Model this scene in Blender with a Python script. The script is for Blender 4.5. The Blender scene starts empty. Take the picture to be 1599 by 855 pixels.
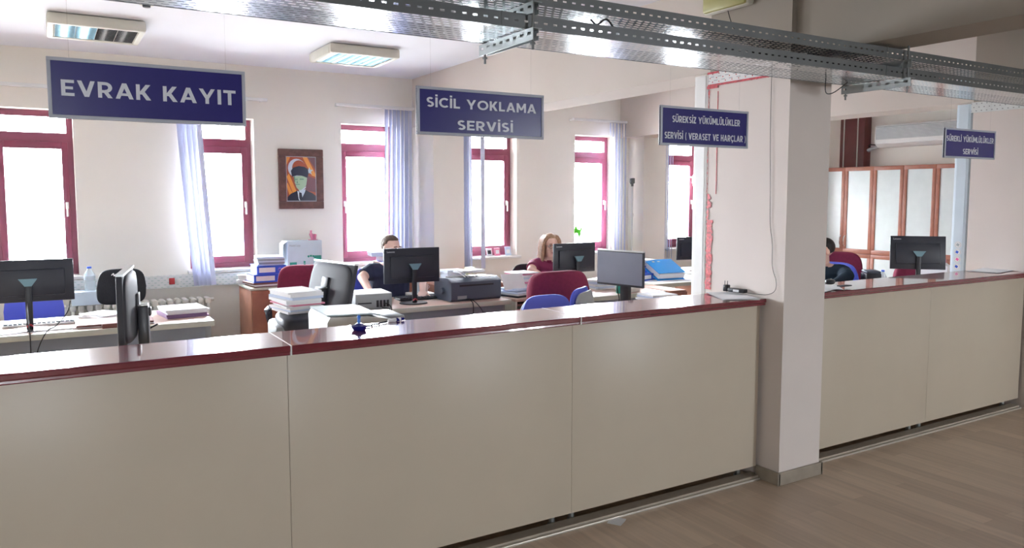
import bpy, bmesh, math, random
from mathutils import Vector, Matrix
random.seed(7)
PI = math.pi
# ---------------------------------------------------------------- camera, sky, lights, exposure
scene = bpy.context.scene
EYE = 1.65
cam_d = bpy.data.cameras.new('camera'); cam = bpy.data.objects.new('camera', cam_d)
scene.collection.objects.link(cam); scene.camera = cam
cam_d.sensor_width = 36; cam_d.lens = 1206.7/1599*36
cam_d.shift_y = -(427.5-406.6)/1599
cam_d.clip_start = .05
cam.location = (0, 0, EYE)
cam.rotation_euler = (PI/2-0.083784, 0, -0.54096)

world = bpy.data.worlds.new('sky'); scene.world = world; world.use_nodes = True
bg = world.node_tree.nodes['Background']
bg.inputs[1].default_value = 62.0
_w = world.node_tree; _tc = _w.nodes.new('ShaderNodeTexCoord'); _sx = _w.nodes.new('ShaderNodeSeparateXYZ'); _cr = _w.nodes.new('ShaderNodeValToRGB')
_w.links.new(_tc.outputs['Generated'], _sx.inputs[0]); _mr = _w.nodes.new('ShaderNodeMapRange'); _mr.inputs[1].default_value = -.25; _mr.inputs[2].default_value = .15
_w.links.new(_sx.outputs['Z'], _mr.inputs[0]); _w.links.new(_mr.outputs[0], _cr.inputs[0]); _w.links.new(_cr.outputs[0], bg.inputs[0])
_cr.color_ramp.elements[0].color = (.24, .25, .255, 1); _cr.color_ramp.elements[1].color = (.85, .91, .98, 1)
vs = scene.view_settings
vs.view_transform = 'Standard'; vs.look = 'None'; vs.gamma = 1; vs.use_curve_mapping = False
vs.exposure = 1.12
WINX = [(-3.47, -2.84), (-1.935, -1.305), (-.40, .23), (1.17, 1.80), (2.70, 3.33), (4.24, 4.87), (5.73, 6.36), (7.29, 7.92)]
WZ0, WZ1 = .93, 2.41
HALLFILL = [(-1.2, -.6), (6.2, 7.0)]  # unseen hall windows: left one added as fill, right one inferred from glare
HZ0, HZ1, HALLY = 1.2, 2.3, -4.5
def portal(name, x0, x1, z0, z1, y, face):
    l = bpy.data.lights.new(name, 'AREA'); l.shape = 'RECTANGLE'; l.size = x1-x0; l.size_y = z1-z0
    l.cycles.is_portal = True
    o = bpy.data.objects.new(name, l); scene.collection.objects.link(o)
    o.location = ((x0+x1)/2, y, (z0+z1)/2)
    o.rotation_euler = (-PI/2 if face < 0 else PI/2, 0, 0)
for a, b in WINX: portal('window_portal', a, b, WZ0, WZ1, 8.27, -1)
for a, b in HALLFILL: portal('window_portal', a, b, HZ0, HZ1, HALLY-.27, 1)

# ---------------------------------------------------------------- materials
def mat(name, col, rough=.6, metal=0, var=0, scale=8, bump=0, spec=.5, emit=None, estr=0, alpha=1, trans=0, coat=0):
    m = bpy.data.materials.new(name); m.use_nodes = True
    nt = m.node_tree; b = nt.nodes['Principled BSDF']
    b.inputs['Base Color'].default_value = (*col, 1); b.inputs['Roughness'].default_value = rough
    b.inputs['Metallic'].default_value = metal; b.inputs['Specular IOR Level'].default_value = spec
    b.inputs['Coat Weight'].default_value = coat
    b.inputs['Transmission Weight'].default_value = trans
    if emit: b.inputs['Emission Color'].default_value = (*emit, 1); b.inputs['Emission Strength'].default_value = estr
    tc = nt.nodes.new('ShaderNodeTexCoord'); n = nt.nodes.new('ShaderNodeTexNoise')
    n.inputs['Scale'].default_value = scale; n.inputs['Detail'].default_value = 4
    nt.links.new(tc.outputs['Object'], n.inputs['Vector'])
    v = var or .03
    r = nt.nodes.new('ShaderNodeValToRGB')
    r.color_ramp.elements[0].position = .3; r.color_ramp.elements[1].position = .7
    r.color_ramp.elements[0].color = (*[c*(1-v) for c in col], 1); r.color_ramp.elements[1].color = (*[min(1, c*(1+v)) for c in col], 1)
    nt.links.new(n.outputs['Fac'], r.inputs[0]); nt.links.new(r.outputs[0], b.inputs['Base Color'])
    if bump:
        bu = nt.nodes.new('ShaderNodeBump'); bu.inputs['Strength'].default_value = bump; bu.inputs['Distance'].default_value = .01
        n2 = nt.nodes.new('ShaderNodeTexNoise'); n2.inputs['Scale'].default_value = scale*12
        nt.links.new(tc.outputs['Object'], n2.inputs['Vector'])
        nt.links.new(n2.outputs['Fac'], bu.inputs['Height']); nt.links.new(bu.outputs[0], b.inputs['Normal'])
    return m
def _math(nt, op, a, b=None, c=None):
    n = nt.nodes.new('ShaderNodeMath'); n.operation = op
    for i, v in enumerate((a, b, c)):
        if v is None: continue
        if isinstance(v, (int, float)): n.inputs[i].default_value = v
        else: nt.links.new(v, n.inputs[i])
    return n.outputs[0]
def slot_mask(nt, u, v, pu, pv, su, sv, stag=True):
    """1 inside a staggered pattern of slots"""
    row = _math(nt, 'FLOOR', _math(nt, 'DIVIDE', v, pv))
    off = _math(nt, 'MULTIPLY', _math(nt, 'MODULO', _math(nt, 'ABSOLUTE', row), 2.0), .5 if stag else 0.0)
    fu = _math(nt, 'ABSOLUTE', _math(nt, 'SUBTRACT', _math(nt, 'FRACT', _math(nt, 'ADD', _math(nt, 'DIVIDE', u, pu), off)), .5))
    fv = _math(nt, 'ABSOLUTE', _math(nt, 'SUBTRACT', _math(nt, 'FRACT', _math(nt, 'DIVIDE', v, pv)), .5))
    return _math(nt, 'MULTIPLY', _math(nt, 'LESS_THAN', fu, su/pu/2), _math(nt, 'LESS_THAN', fv, sv/pv/2))
def perforated(name, col, rough, pu, pv, su, sv, axis_v='Y', metal=.9, hole=None, stag=True):
    m = mat(name, col, rough, metal, var=.1, scale=5); nt = m.node_tree
    tc = [n for n in nt.nodes if n.type == 'TEX_COORD'][0]
    sep = nt.nodes.new('ShaderNodeSeparateXYZ'); nt.links.new(tc.outputs['Object'], sep.inputs[0])
    u = sep.outputs['X'] if axis_v != 'YZ' else sep.outputs['Y']
    v = sep.outputs['Y'] if axis_v == 'Y' else sep.outputs['Z']
    k = slot_mask(nt, u, v, pu, pv, su, sv, stag)
    b = nt.nodes['Principled BSDF']; out = nt.nodes['Material Output']
    if hole is None:
        t = nt.nodes.new('ShaderNodeBsdfTransparent'); mx = nt.nodes.new('ShaderNodeMixShader')
        nt.links.new(k, mx.inputs[0]); nt.links.new(b.outputs[0], mx.inputs[1]); nt.links.new(t.outputs[0], mx.inputs[2])
        nt.links.new(mx.outputs[0], out.inputs[0])
    else:
        src = b.inputs['Base Color'].links[0].from_socket
        mc = nt.nodes.new('ShaderNodeMix'); mc.data_type = 'RGBA'
        nt.links.new(k, mc.inputs[0]); nt.links.new(src, mc.inputs[6]); mc.inputs[7].default_value = (*hole, 1)
        nt.links.new(mc.outputs[2], b.inputs['Base Color'])
    return m
M = {}
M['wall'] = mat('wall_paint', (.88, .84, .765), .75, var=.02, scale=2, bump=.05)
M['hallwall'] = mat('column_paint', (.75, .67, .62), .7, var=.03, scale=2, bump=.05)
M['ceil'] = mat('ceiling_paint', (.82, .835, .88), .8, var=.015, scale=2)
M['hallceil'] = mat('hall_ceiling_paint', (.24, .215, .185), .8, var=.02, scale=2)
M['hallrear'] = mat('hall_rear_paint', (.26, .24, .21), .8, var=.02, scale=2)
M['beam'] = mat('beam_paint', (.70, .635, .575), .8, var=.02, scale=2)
M['shadedbeam'] = mat('shaded_beam_paint', (.36, .32, .27), .8, var=.02, scale=2)  # beam paint darkened, the dimness of the hall put into the colour
M['printergrey'] = mat('pale_grey_plastic', (.50, .52, .49), .5)
M['printertop'] = mat('pale_blue_grey_plastic', (.50, .60, .62), .4)
M['satin'] = mat('satin_black_plastic', (.03, .032, .042), .6)
M['laminate'] = mat('beige_laminate', (.59, .51, .40), .38, var=.02, scale=3)
M['top'] = mat('burgundy_worktop', (.20, .028, .04), .22, var=.12, scale=14, coat=.8)
M['win'] = mat('burgundy_window', (.23, .045, .085), .35, var=.04)
M['dark'] = mat('black_plastic', (.018, .019, .024), .38)
M['darkmat'] = mat('black_fabric', (.02, .022, .028), .85, bump=.2)
M['char'] = mat('charcoal_plastic', (.026, .029, .042), .42)
M['navyplastic'] = mat('blue_grey_plastic', (.085, .105, .15), .45)
M['grey'] = mat('grey_plastic', (.38, .41, .43), .5)
M['white'] = mat('white_plastic', (.82, .82, .80), .45)
M['cream'] = mat('cream_plastic', (.72, .71, .62), .5)
M['yellowed'] = mat('yellowed_plastic', (.45, .42, .16), .4)
M['paper'] = mat('paper', (.86, .86, .88), .8)
M['paperb'] = mat('bluish_paper', (.62, .70, .86), .8)
M['brownfolder'] = mat('brown_folder', (.22, .085, .075), .6)
M['purplefolder'] = mat('purple_folder', (.25, .14, .28), .6)
M['pinkpaper'] = mat('pink_paper', (.75, .25, .38), .6)
M['blue'] = mat('blue_card', (.02, .10, .62), .4)
M['skyblue'] = mat('sky_blue_card', (.01, .34, .85), .4)
M['bluefab'] = mat('blue_plastic_shell', (.10, .14, .72), .5)
M['burg'] = mat('burgundy_fabric', (.21, .018, .055), .85, var=.08, scale=40, bump=.25)
M['deskwood'] = mat('desk_wood', (.58, .40, .33), .4, var=.08, scale=6)
M['deskedge'] = mat('desk_edge', (.62, .62, .54), .5)
M['panel'] = mat('grey_panel', (.30, .33, .38), .55)
M['cab'] = mat('reddish_wood', (.36, .13, .08), .45, var=.12, scale=8)
M['cabside'] = mat('brown_wood', (.42, .20, .13), .5, var=.12, scale=8)
M['darkwood'] = mat('dark_red_wood', (.13, .03, .025), .4, var=.15, scale=6)
M['frost'] = mat('pale_panel', (.72, .78, .77), .3)
M['sign'] = mat('navy_sign', (.035, .030, .20), .25)
M['silver'] = mat('silver_sign_frame', (.50, .52, .60), .4)
M['letter'] = mat('silver_lettering', (.78, .79, .88), .4)
M['logo'] = mat('logo_print', (.62, .64, .68), .4)
M['metal'] = mat('galvanised_steel', (.62, .66, .66), .28, metal=.9, var=.08)
M['darkmetal'] = mat('dull_steel', (.20, .21, .21), .45, metal=.6)
M['alu'] = mat('aluminium', (.72, .72, .70), .3, metal=.8)
M['cable'] = mat('black_cable', (.012, .012, .014), .5)
M['redfilm'] = mat('red_film', (.58, .05, .07), .4, var=.3, scale=60)
M['redtorn'] = mat('torn_red_film', (.60, .08, .09), .5, var=.5, scale=70)
M['dustred'] = mat('dusty_red_strap', (.34, .13, .16), .6, var=.2, scale=30)
M['slat'] = mat('lilac_blind_fabric', (.66, .69, .84), .8)
M['skin'] = mat('skin', (.80, .52, .42), .5)
M['lips'] = mat('lips', (.50, .17, .17), .5)
M['eye'] = mat('eye_white', (.8, .8, .8), .2)
M['iris'] = mat('iris', (.03, .02, .015), .2)
M['hairbrown'] = mat('brown_hair', (.10, .055, .035), .6, var=.3, scale=60)
M['hairblond'] = mat('light_brown_hair', (.38, .22, .13), .6, var=.3, scale=60)
M['hairblack'] = mat('black_hair', (.012, .010, .010), .55, var=.3, scale=60)
M['shirtnavy'] = mat('navy_shirt', (.018, .022, .055), .85, bump=.2)
M['shirtplum'] = mat('plum_blouse', (.24, .025, .085), .8, bump=.2)
M['shirtdark'] = mat('dark_teal_sweater', (.015, .035, .06), .85, bump=.2)
M['trousers'] = mat('dark_trousers', (.03, .03, .04), .85)
M['radiator'] = mat('cream_radiator', (.74, .72, .66), .4)
M['green'] = mat('leaf_green', (.12, .55, .04), .4)
M['teal'] = mat('teal_print', (.03, .36, .27), .5)
M['lightbox'] = mat('pale_blue_box', (.66, .76, .84), .6)
M['pink'] = mat('pink_plastic', (.85, .12, .40), .4)
M['yellowbox'] = mat('pale_yellow_card', (.78, .76, .50), .6)
M['wood'] = mat('picture_frame_wood', (.13, .055, .045), .45, var=.3, scale=25)
M['screen'] = mat('unlit_grey_screen', (.20, .215, .27), .30, spec=.8)
M['tealm'] = mat('teal_metal', (.16, .30, .36), .4)
M['socketred'] = mat('red_socket', (.45, .015, .02), .4)
M['chrome'] = mat('chrome', (.8, .8, .8), .15, metal=1)
M['navyglass'] = mat('navy_pen_stand', (.015, .02, .20), .25)
M['bluepen'] = mat('bright_blue_plastic', (.02, .20, .80), .3)
M['sill'] = mat('white_marble_sill', (.80, .80, .78), .35, var=.05)
M['skirt'] = mat('skirting_board', (.34, .29, .23), .5, var=.12, scale=12)
M['toekick'] = mat('toe_kick_board', (.46, .39, .31), .6, var=.1)
M['trimmetal'] = mat('threshold_strip', (.62, .57, .50), .35, metal=.4)
M['mesh'] = perforated('perforated_tray_base', (.58, .64, .67), .17, .036, .030, .024, .0085)
M['rail'] = perforated('slotted_tray_rail', (.20, .21, .215), .42, .042, .05, .018, .0068, axis_v='Z', metal=.75, stag=False)
M['bracket'] = perforated('slotted_bracket', (.32, .35, .355), .4, .05, .05, .024, .011, axis_v='YZ', metal=.7, stag=False)
M['trunk'] = perforated('patterned_trunking_film', (.74, .77, .76), .5, .055, .022, .02, .006, axis_v='Z', metal=0, hole=(.42, .55, .52))
M['film'] = perforated('printed_film', (.82, .80, .80), .4, .06, .022, .03, .0035, axis_v='YZ', metal=0, hole=(.35, .35, .40))
M['dots'] = perforated('dotted_trunking', (.72, .74, .72), .5, .04, .028, .010, .007, axis_v='YZ', metal=0, hole=(.28, .28, .28))
def glass():
    m = bpy.data.materials.new('window_glass'); m.use_nodes = True; nt = m.node_tree; nt.nodes.clear()
    o = nt.nodes.new('ShaderNodeOutputMaterial'); t = nt.nodes.new('ShaderNodeBsdfTransparent'); g = nt.nodes.new('ShaderNodeBsdfGlossy')
    g.inputs['Roughness'].default_value = .02; f = nt.nodes.new('ShaderNodeFresnel'); f.inputs[0].default_value = 1.3
    mx = nt.nodes.new('ShaderNodeMixShader'); nt.links.new(f.outputs[0], mx.inputs[0]); nt.links.new(t.outputs[0], mx.inputs[1]); nt.links.new(g.outputs[0], mx.inputs[2])
    nt.links.new(mx.outputs[0], o.inputs[0]); return m
M['glass'] = glass()
def clear(name, col, rough=.1):
    m = mat(name, col, rough); b = m.node_tree.nodes['Principled BSDF']; b.inputs['Alpha'].default_value = .35 if 'plastic' in name else .12; return m
M['clear'] = clear('clear_plastic', (.75, .85, .9)); M['nylon'] = clear('nylon_line', (.8, .8, .8))
def floor_mat():
    m = mat('laminate_floor', (.36, .285, .225), .36, var=.1, scale=3); nt = m.node_tree; b = nt.nodes['Principled BSDF']
    tc = [n for n in nt.nodes if n.type == 'TEX_COORD'][0]
    mp = nt.nodes.new('ShaderNodeMapping'); mp.inputs['Rotation'].default_value = (0, 0, PI/2); nt.links.new(tc.outputs['Object'], mp.inputs[0])
    br = nt.nodes.new('ShaderNodeTexBrick'); nt.links.new(mp.outputs[0], br.inputs['Vector'])
    br.inputs['Scale'].default_value = 1; br.inputs['Brick Width'].default_value = .85; br.inputs['Row Height'].default_value = .095
    br.inputs['Mortar Size'].default_value = .0006; br.offset = .37
    br.inputs['Color1'].default_value = (.66, .52, .40, 1); br.inputs['Color2'].default_value = (.54, .415, .315, 1); br.inputs['Mortar'].default_value = (.42, .32, .24, 1)
    mp2 = nt.nodes.new('ShaderNodeMapping'); mp2.inputs['Scale'].default_value = (22, 1.3, 1); nt.links.new(tc.outputs['Object'], mp2.inputs[0])
    n = nt.nodes.new('ShaderNodeTexNoise'); n.inputs['Scale'].default_value = 1.6; n.inputs['Detail'].default_value = 6; nt.links.new(mp2.outputs[0], n.inputs['Vector'])
    hs = nt.nodes.new('ShaderNodeHueSaturation'); nt.links.new(br.outputs[0], hs.inputs['Color'])
    nt.links.new(_math(nt, 'ADD', _math(nt, 'MULTIPLY', n.outputs['Fac'], .45), .78), hs.inputs['Value'])
    nt.links.new(hs.outputs[0], b.inputs['Base Color']); return m
M['floor'] = floor_mat()

# ---------------------------------------------------------------- mesh helpers
C = scene.collection
class MB:
    def __init__(s): s.v = []; s.f = []; s.m = []; s.cm = 0
    def add(s, vs_, fs):
        n = len(s.v); s.v += [tuple(v) for v in vs_]; s.f += [tuple(i+n for i in f) for f in fs]; s.m += [s.cm]*len(fs); return s
    def box(s, c, d, rot=None, bev=0, seg=2):
        bm = bmesh.new(); bmesh.ops.create_cube(bm, size=1)
        for v in bm.verts: v.co = Vector((v.co.x*d[0], v.co.y*d[1], v.co.z*d[2]))
        if bev: bmesh.ops.bevel(bm, geom=bm.edges[:], offset=min(bev, min(d)*.49), segments=seg, affect='EDGES', profile=.5)
        R = rot or Matrix.Identity(3); c = Vector(c)
        bm.verts.index_update(); s.add([R @ v.co + c for v in bm.verts], [[v.index for v in f.verts] for f in bm.faces]); bm.free(); return s
    def bb(s, x0, x1, y0, y1, z0, z1, bev=0, rot=None):
        return s.box(((x0+x1)/2, (y0+y1)/2, (z0+z1)/2), (abs(x1-x0), abs(y1-y0), abs(z1-z0)), rot, bev)
    def cone(s, p0, p1, r0, r1=None, n=12, caps=True):
        p0 = Vector(p0); p1 = Vector(p1); r1 = r0 if r1 is None else r1; d = (p1-p0).normalized()
        a = d.orthogonal().normalized(); b = d.cross(a); vv = []
        for p, r in ((p0, r0), (p1, r1)):
            for i in range(n): t = 2*PI*i/n; vv.append(p+(a*math.cos(t)+b*math.sin(t))*r)
        ff = [(i, (i+1) % n, n+(i+1) % n, n+i) for i in range(n)]
        if caps: ff += [tuple(range(n-1, -1, -1)), tuple(range(n, 2*n))]
        return s.add(vv, ff)
    def tube(s, pts, r, n=6, smooth=4):
        P = [Vector(p) for p in pts]
        if smooth and len(P) > 2:
            Q = []
            for i in range(len(P)-1):
                p0 = P[max(i-1, 0)]; p1 = P[i]; p2 = P[i+1]; p3 = P[min(i+2, len(P)-1)]
                for k in range(smooth):
                    t = k/smooth; Q.append(.5*((2*p1)+(-p0+p2)*t+(2*p0-5*p1+4*p2-p3)*t*t+(-p0+3*p1-3*p2+p3)*t**3))
            P = Q+[P[-1]]
        vv = []; a = None
        for i, p in enumerate(P):
            d = (P[min(i+1, len(P)-1)]-P[max(i-1, 0)]).normalized()
            a = (a-d*a.dot(d)).normalized() if a is not None and (a-d*a.dot(d)).length > 1e-4 else d.orthogonal().normalized()
            b = d.cross(a)
            for k in range(n): t = 2*PI*k/n; vv.append(p+(a*math.cos(t)+b*math.sin(t))*r)
        ff = [(i*n+k, i*n+(k+1) % n, (i+1)*n+(k+1) % n, (i+1)*n+k) for i in range(len(P)-1) for k in range(n)]
        ff += [tuple(range(n-1, -1, -1)), tuple(range(len(vv)-n, len(vv)))]
        return s.add(vv, ff)
    def lathe(s, prof, c=(0, 0, 0), n=20):
        vv = [(c[0]+r*math.cos(2*PI*i/n), c[1]+r*math.sin(2*PI*i/n), c[2]+z) for r, z in prof for i in range(n)]
        k = len(prof); ff = [(j*n+i, j*n+(i+1) % n, (j+1)*n+(i+1) % n, (j+1)*n+i) for j in range(k-1) for i in range(n)]
        ff += [tuple(range(n-1, -1, -1)), tuple(range((k-1)*n, k*n))]
        return s.add(vv, ff)
    def sup(s, c, r, e1=1.0, e2=1.0, nu=24, nv=14, rot=None, fn=None):
        """superellipsoid; e<1 boxier"""
        pw = lambda t, e: math.copysign(abs(t)**e, t); vv = []; R = rot or Matrix.Identity(3); c = Vector(c)
        for j in range(1, nv):
            la = -PI/2+PI*j/nv
            for i in range(nu):
                lo = 2*PI*i/nu
                p = Vector((r[0]*pw(math.cos(la), e1)*pw(math.cos(lo), e2), r[1]*pw(math.cos(la), e1)*pw(math.sin(lo), e2), r[2]*pw(math.sin(la), e1)))
                if fn: p = fn(p)
                vv.append(R @ p + c)
        b0 = Vector((0, 0, -r[2])); t0 = Vector((0, 0, r[2]))
        if fn: b0 = fn(b0); t0 = fn(t0)
        vv += [R @ b0 + c, R @ t0 + c]; n = len(vv)
        ff = [(j*nu+i, j*nu+(i+1) % nu, (j+1)*nu+(i+1) % nu, (j+1)*nu+i) for j in range(nv-2) for i in range(nu)]
        ff += [((i+1) % nu, i, n-2) for i in range(nu)] + [((nv-2)*nu+i, (nv-2)*nu+(i+1) % nu, n-1) for i in range(nu)]
        return s.add(vv, ff)
    def prism(s, poly, vec):
        n = len(poly); P = [Vector(p) for p in poly]; vec = Vector(vec)
        return s.add(P+[p+vec for p in P], [tuple(range(n-1, -1, -1)), tuple(range(n, 2*n))]+[(i, (i+1) % n, n+(i+1) % n, n+i) for i in range(n)])
    def build(s, name, m, parent=None, smooth=True, label=None, ang=38):
        me = bpy.data.meshes.new(name); me.from_pydata(s.v, [], s.f); me.update()
        bm = bmesh.new(); bm.from_mesh(me); bmesh.ops.recalc_face_normals(bm, faces=bm.faces[:]); bm.to_mesh(me); bm.free()
        ms = m if isinstance(m, (list, tuple)) else [m]
        for k in ms: me.materials.append(M[k] if isinstance(k, str) else k)
        for p, i in zip(me.polygons, s.m): p.material_index = i; p.use_smooth = smooth
        if smooth: me.set_sharp_from_angle(angle=math.radians(ang))
        o = bpy.data.objects.new(name, me); C.objects.link(o)
        if parent: o.parent = parent
        if label: o['label'] = label
        return o
def thing(name, label, cat, loc=(0, 0, 0), rz=0, group=None):
    o = bpy.data.objects.new(name, None); C.objects.link(o); o.empty_display_size = .1
    o.location = loc; o.rotation_euler = (0, 0, rz); o['label'] = label; o['category'] = cat
    if group: o['group'] = group
    return o
def tag(o, label, cat, group=None, kind=None):
    o['label'] = label; o['category'] = cat
    if group: o['group'] = group
    if kind: o['kind'] = kind
    return o
def struct(name, mb, m, parent=None, smooth=False):
    o = mb.build(name, m, parent, smooth)
    if not parent: o['kind'] = 'structure'
    return o
def RZ(a): return Matrix.Rotation(a, 3, 'Z')
def RX(a): return Matrix.Rotation(a, 3, 'X')
def RY(a): return Matrix.Rotation(a, 3, 'Y')
def copy_tree(o, parent=None):
    c = o.copy(); C.objects.link(c); c.parent = parent
    for ch in list(o.children): copy_tree(ch, c)
    return c
def dup(o, loc, rz=0, label=None, group=None):
    c = copy_tree(o); c.location = loc; c.rotation_euler = (0, 0, rz)
    if label: c['label'] = label
    if group: c['group'] = group
    return c
def text(name, s, size, m, parent, loc, rot, offset=0.0, depth=.0006, width=None):
    cu = bpy.data.curves.new(name, 'FONT'); cu.body = s; cu.size = size; cu.offset = offset; cu.extrude = depth; cu.align_x = 'CENTER'; cu.align_y = 'CENTER'
    tmp = bpy.data.objects.new(name, cu); C.objects.link(tmp)
    dg = bpy.context.evaluated_depsgraph_get(); me = bpy.data.meshes.new_from_object(tmp.evaluated_get(dg))
    bpy.data.objects.remove(tmp)
    if width:
        xs = [v.co.x for v in me.vertices]; k = width/max(max(xs)-min(xs), 1e-5)
        for v in me.vertices: v.co.x *= k
    me.materials.clear(); me.materials.append(M[m])
    o = bpy.data.objects.new(name, me); C.objects.link(o); o.parent = parent; o.location = loc; o.rotation_euler = rot
    return o

# geometric sign lettering --------------------------------------------------
T = .19
def rc(x0, y0, x1, y1): return [(x0, y0), (x1, y0), (x1, y1), (x0, y1)]
def dg(x0, y0, x1, y1, w): return [(x0, y0), (x0+w, y0), (x1+w, y1), (x1, y1)]
def ring(cx, cy, rx, ry, a0, a1, t=T, n=14):
    out = []
    for i in range(n):
        A = math.radians(a0+(a1-a0)*i/n); B = math.radians(a0+(a1-a0)*(i+1)/n)
        out.append([(cx+rx*math.cos(A), cy+ry*math.sin(A)), (cx+rx*math.cos(B), cy+ry*math.sin(B)), (cx+(rx-t)*math.cos(B), cy+(ry-t)*math.sin(B)), (cx+(rx-t)*math.cos(A), cy+(ry-t)*math.sin(A))])
    return out
def glyph(ch):
    t = T
    if ch == 'E': return [rc(0, 0, t, 1), rc(0, 0, .6, t), rc(0, 1-t, .6, 1), rc(0, .5-t*.45, .54, .5+t*.45)], .6
    if ch == 'V': return [dg(.33, 0, 0, 1, t*1.1), dg(.33, 0, .62, 1, t*1.1)], .83
    if ch == 'R': return [rc(0, 0, t, 1), rc(0, 1-t, .36, 1), rc(0, .32, .36, .32+t*.9)]+ring(.34, .66, .34, .34, -90, 90)+[dg(.47, 0, .26, .36, t*1.15)], .70
    if ch == 'A': return [dg(0, 0, .33, 1, t*1.1), dg(.66, 0, .33, 1, t*1.1), rc(.17, .2, .70, .2+t*.85)], .87
    if ch == 'K': return [rc(0, 0, t, 1), dg(.08, .36, .48, 1, t*1.25), dg(.50, 0, .20, .52, t*1.25)], .74
    if ch == 'Y': return [rc(.33, 0, .33+t, .42), dg(.32, .36, 0, 1, t*1.1), dg(.32, .36, .64, 1, t*1.1)], .86
    if ch == 'I': return [rc(0, 0, t, 1)], t
    if ch == 'İ': return [rc(0, 0, t, 1), rc(0, 1.1, t, 1.1+t)], t
    if ch == 'T': return [rc(.24, 0, .24+t, 1), rc(0, 1-t, .67, 1)], .67
    if ch == 'S': return ring(.31, .71, .30, .29, 35, 270)+ring(.31, .29, .31, .29, -145, 90), .62
    if ch in 'CÇ': return ring(.48, .5, .48, .5, 48, 312, n=20)+([rc(.42, -.16, .56, .02), rc(.32, -.2, .52, -.13)] if ch == 'Ç' else []), .82
    if ch == 'L': return [rc(0, 0, t, 1), rc(0, 0, .56, t)], .56
    if ch == 'O': return ring(.5, .5, .5, .5, 0, 360, n=26), 1.0
    if ch == 'M': return [rc(0, 0, t, 1), rc(.72, 0, .72+t, 1), dg(.36, .25, 0, 1, t), dg(.36, .25, .72, 1, t)], .91
    if ch in 'UÜ': return [rc(0, .34, t, 1), rc(.54, .34, .54+t, 1)]+ring(.365, .365, .365, .365, 180, 360)+([rc(.14, 1.1, .14+t*.9, 1.1+t*.9), rc(.43, 1.1, .43+t*.9, 1.1+t*.9)] if ch == 'Ü' else []), .73
    if ch == 'Z': return [rc(0, 0, .62, t), rc(0, 1-t, .62, 1), dg(0, t*.6, .38, 1-t*.6, t*1.3)], .62
    if ch == 'H': return [rc(0, 0, t, 1), rc(.52, 0, .52+t, 1), rc(0, .5-t/2, .6, .5+t/2)], .71
    if ch == '(': return ring(.42, .45, .42, .75, 125, 235, t=.13), .22
    if ch == ')': return ring(-.22, .45, .42, .75, -55, 55, t=.13), .22
    return [], .34
def line_polys(s, x0, x1, zb, h):
    gl = [glyph(c) for c in s]; gap = .13; W = sum(w for _, w in gl)+gap*(len(gl)-1); k = (x1-x0)/W; out = []; x = 0; wi = 0
    for ps, w in gl:
        if not ps: wi += 1
        for p in ps: out.append((wi, [(x0+(x+a)*k, zb+b*h) for a, b in p]))
        x += w+gap
    return out

# ---------------------------------------------------------------- structure
XL, XR, YB, YF, ZC = -5.0, 9.65, 8.0, HALLY, 2.93
struct('floor', MB().bb(XL, XR, YF, YB, -.1, 0), 'floor')
struct('ceiling', MB().bb(XL, XR, 3.5, YB, ZC, ZC+.1), 'ceil')
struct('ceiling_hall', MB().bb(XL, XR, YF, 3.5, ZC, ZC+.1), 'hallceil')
def holed(y0, y1, wins, z0, z1):
    m = MB(); x = XL
    for a, b in wins: m.bb(x, a, y0, y1, 0, ZC); m.bb(a, b, y0, y1, 0, z0); m.bb(a, b, y0, y1, z1, ZC); x = b
    return m.bb(x, XR, y0, y1, 0, ZC)
struct('wall_back', holed(YB, YB+.25, WINX, WZ0, WZ1), 'wall')
struct('wall_front', holed(YF-.25, YF, HALLFILL, HZ0, HZ1), 'hallrear')
struct('wall_left', MB().bb(XL-.1, XL, YF-.25, YB+.25, 0, ZC), 'wall')
struct('wall_right', MB().bb(XR, XR+.1, YF-.25, YB+.25, 0, ZC), 'wall')
# wall columns carrying the two long beams
BX = [(3.52, 3.87), (6.45, 6.80)]
for i, (a, b) in enumerate(BX):
    o = struct('wall_column', MB().bb(a, b, 2.9, 3.5, 0, 2.40), 'hallwall')
    o['label'] = ['plastered column between the two counter runs, cable hanging down its side', 'plastered column at the far right end of the counter'][i]
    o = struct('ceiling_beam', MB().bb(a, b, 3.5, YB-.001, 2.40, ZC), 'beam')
    h_ = struct('hall_beam', MB().bb(a, b, 2.9, 3.5, 2.40, ZC).bb(a+.035, b-.01, YF, 2.9, 2.41, ZC), 'shadedbeam')
    h_['label'] = ['beam end and hall beam above the near column', 'beam end and hall beam above the far right column'][i]
    o['label'] = ['long ceiling beam over the near column', 'long ceiling beam over the far right column'][i]
struct('wall_pilaster', MB().bb(3.52, 3.88, 7.47, 8.0, 0, 2.40), 'wall')['label'] = 'wall pilaster between the third and fourth windows'
struct('wall_pilaster', MB().bb(6.60, 6.98, 7.70, 8.0, 0, 2.40), 'wall')['label'] = 'wall pilaster left of the rightmost window'
# skirting round near column, toe board, threshold strip
struct('baseboard_column', MB().bb(3.50, 3.89, 2.885, 2.9, 0, .075, .004).bb(3.503, 3.52, 2.885, 3.06, 0, .075, .004).bb(3.87, 3.887, 2.885, 2.99, 0, .075, .004), 'skirt')
struct('trim_1', MB().bb(XL+.02, 3.50, 3.012, 3.03, 0, .012, .003).bb(3.89, 6.43, 3.012, 3.03, 0, .012, .003), 'trimmetal')
struct('trim_2', MB().bb(XL+.02, 3.51, 3.032, 3.10, 0, .022).bb(3.885, 6.44, 3.032, 3.10, 0, .022), 'toekick')
struct('baseboard_back', MB().bb(XL, 3.51, 7.985, 7.999, 0, .08).bb(3.89, 6.59, 7.985, 7.999, 0, .08).bb(6.99, XR, 7.985, 7.999, 0, .08), 'skirt')

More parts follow.
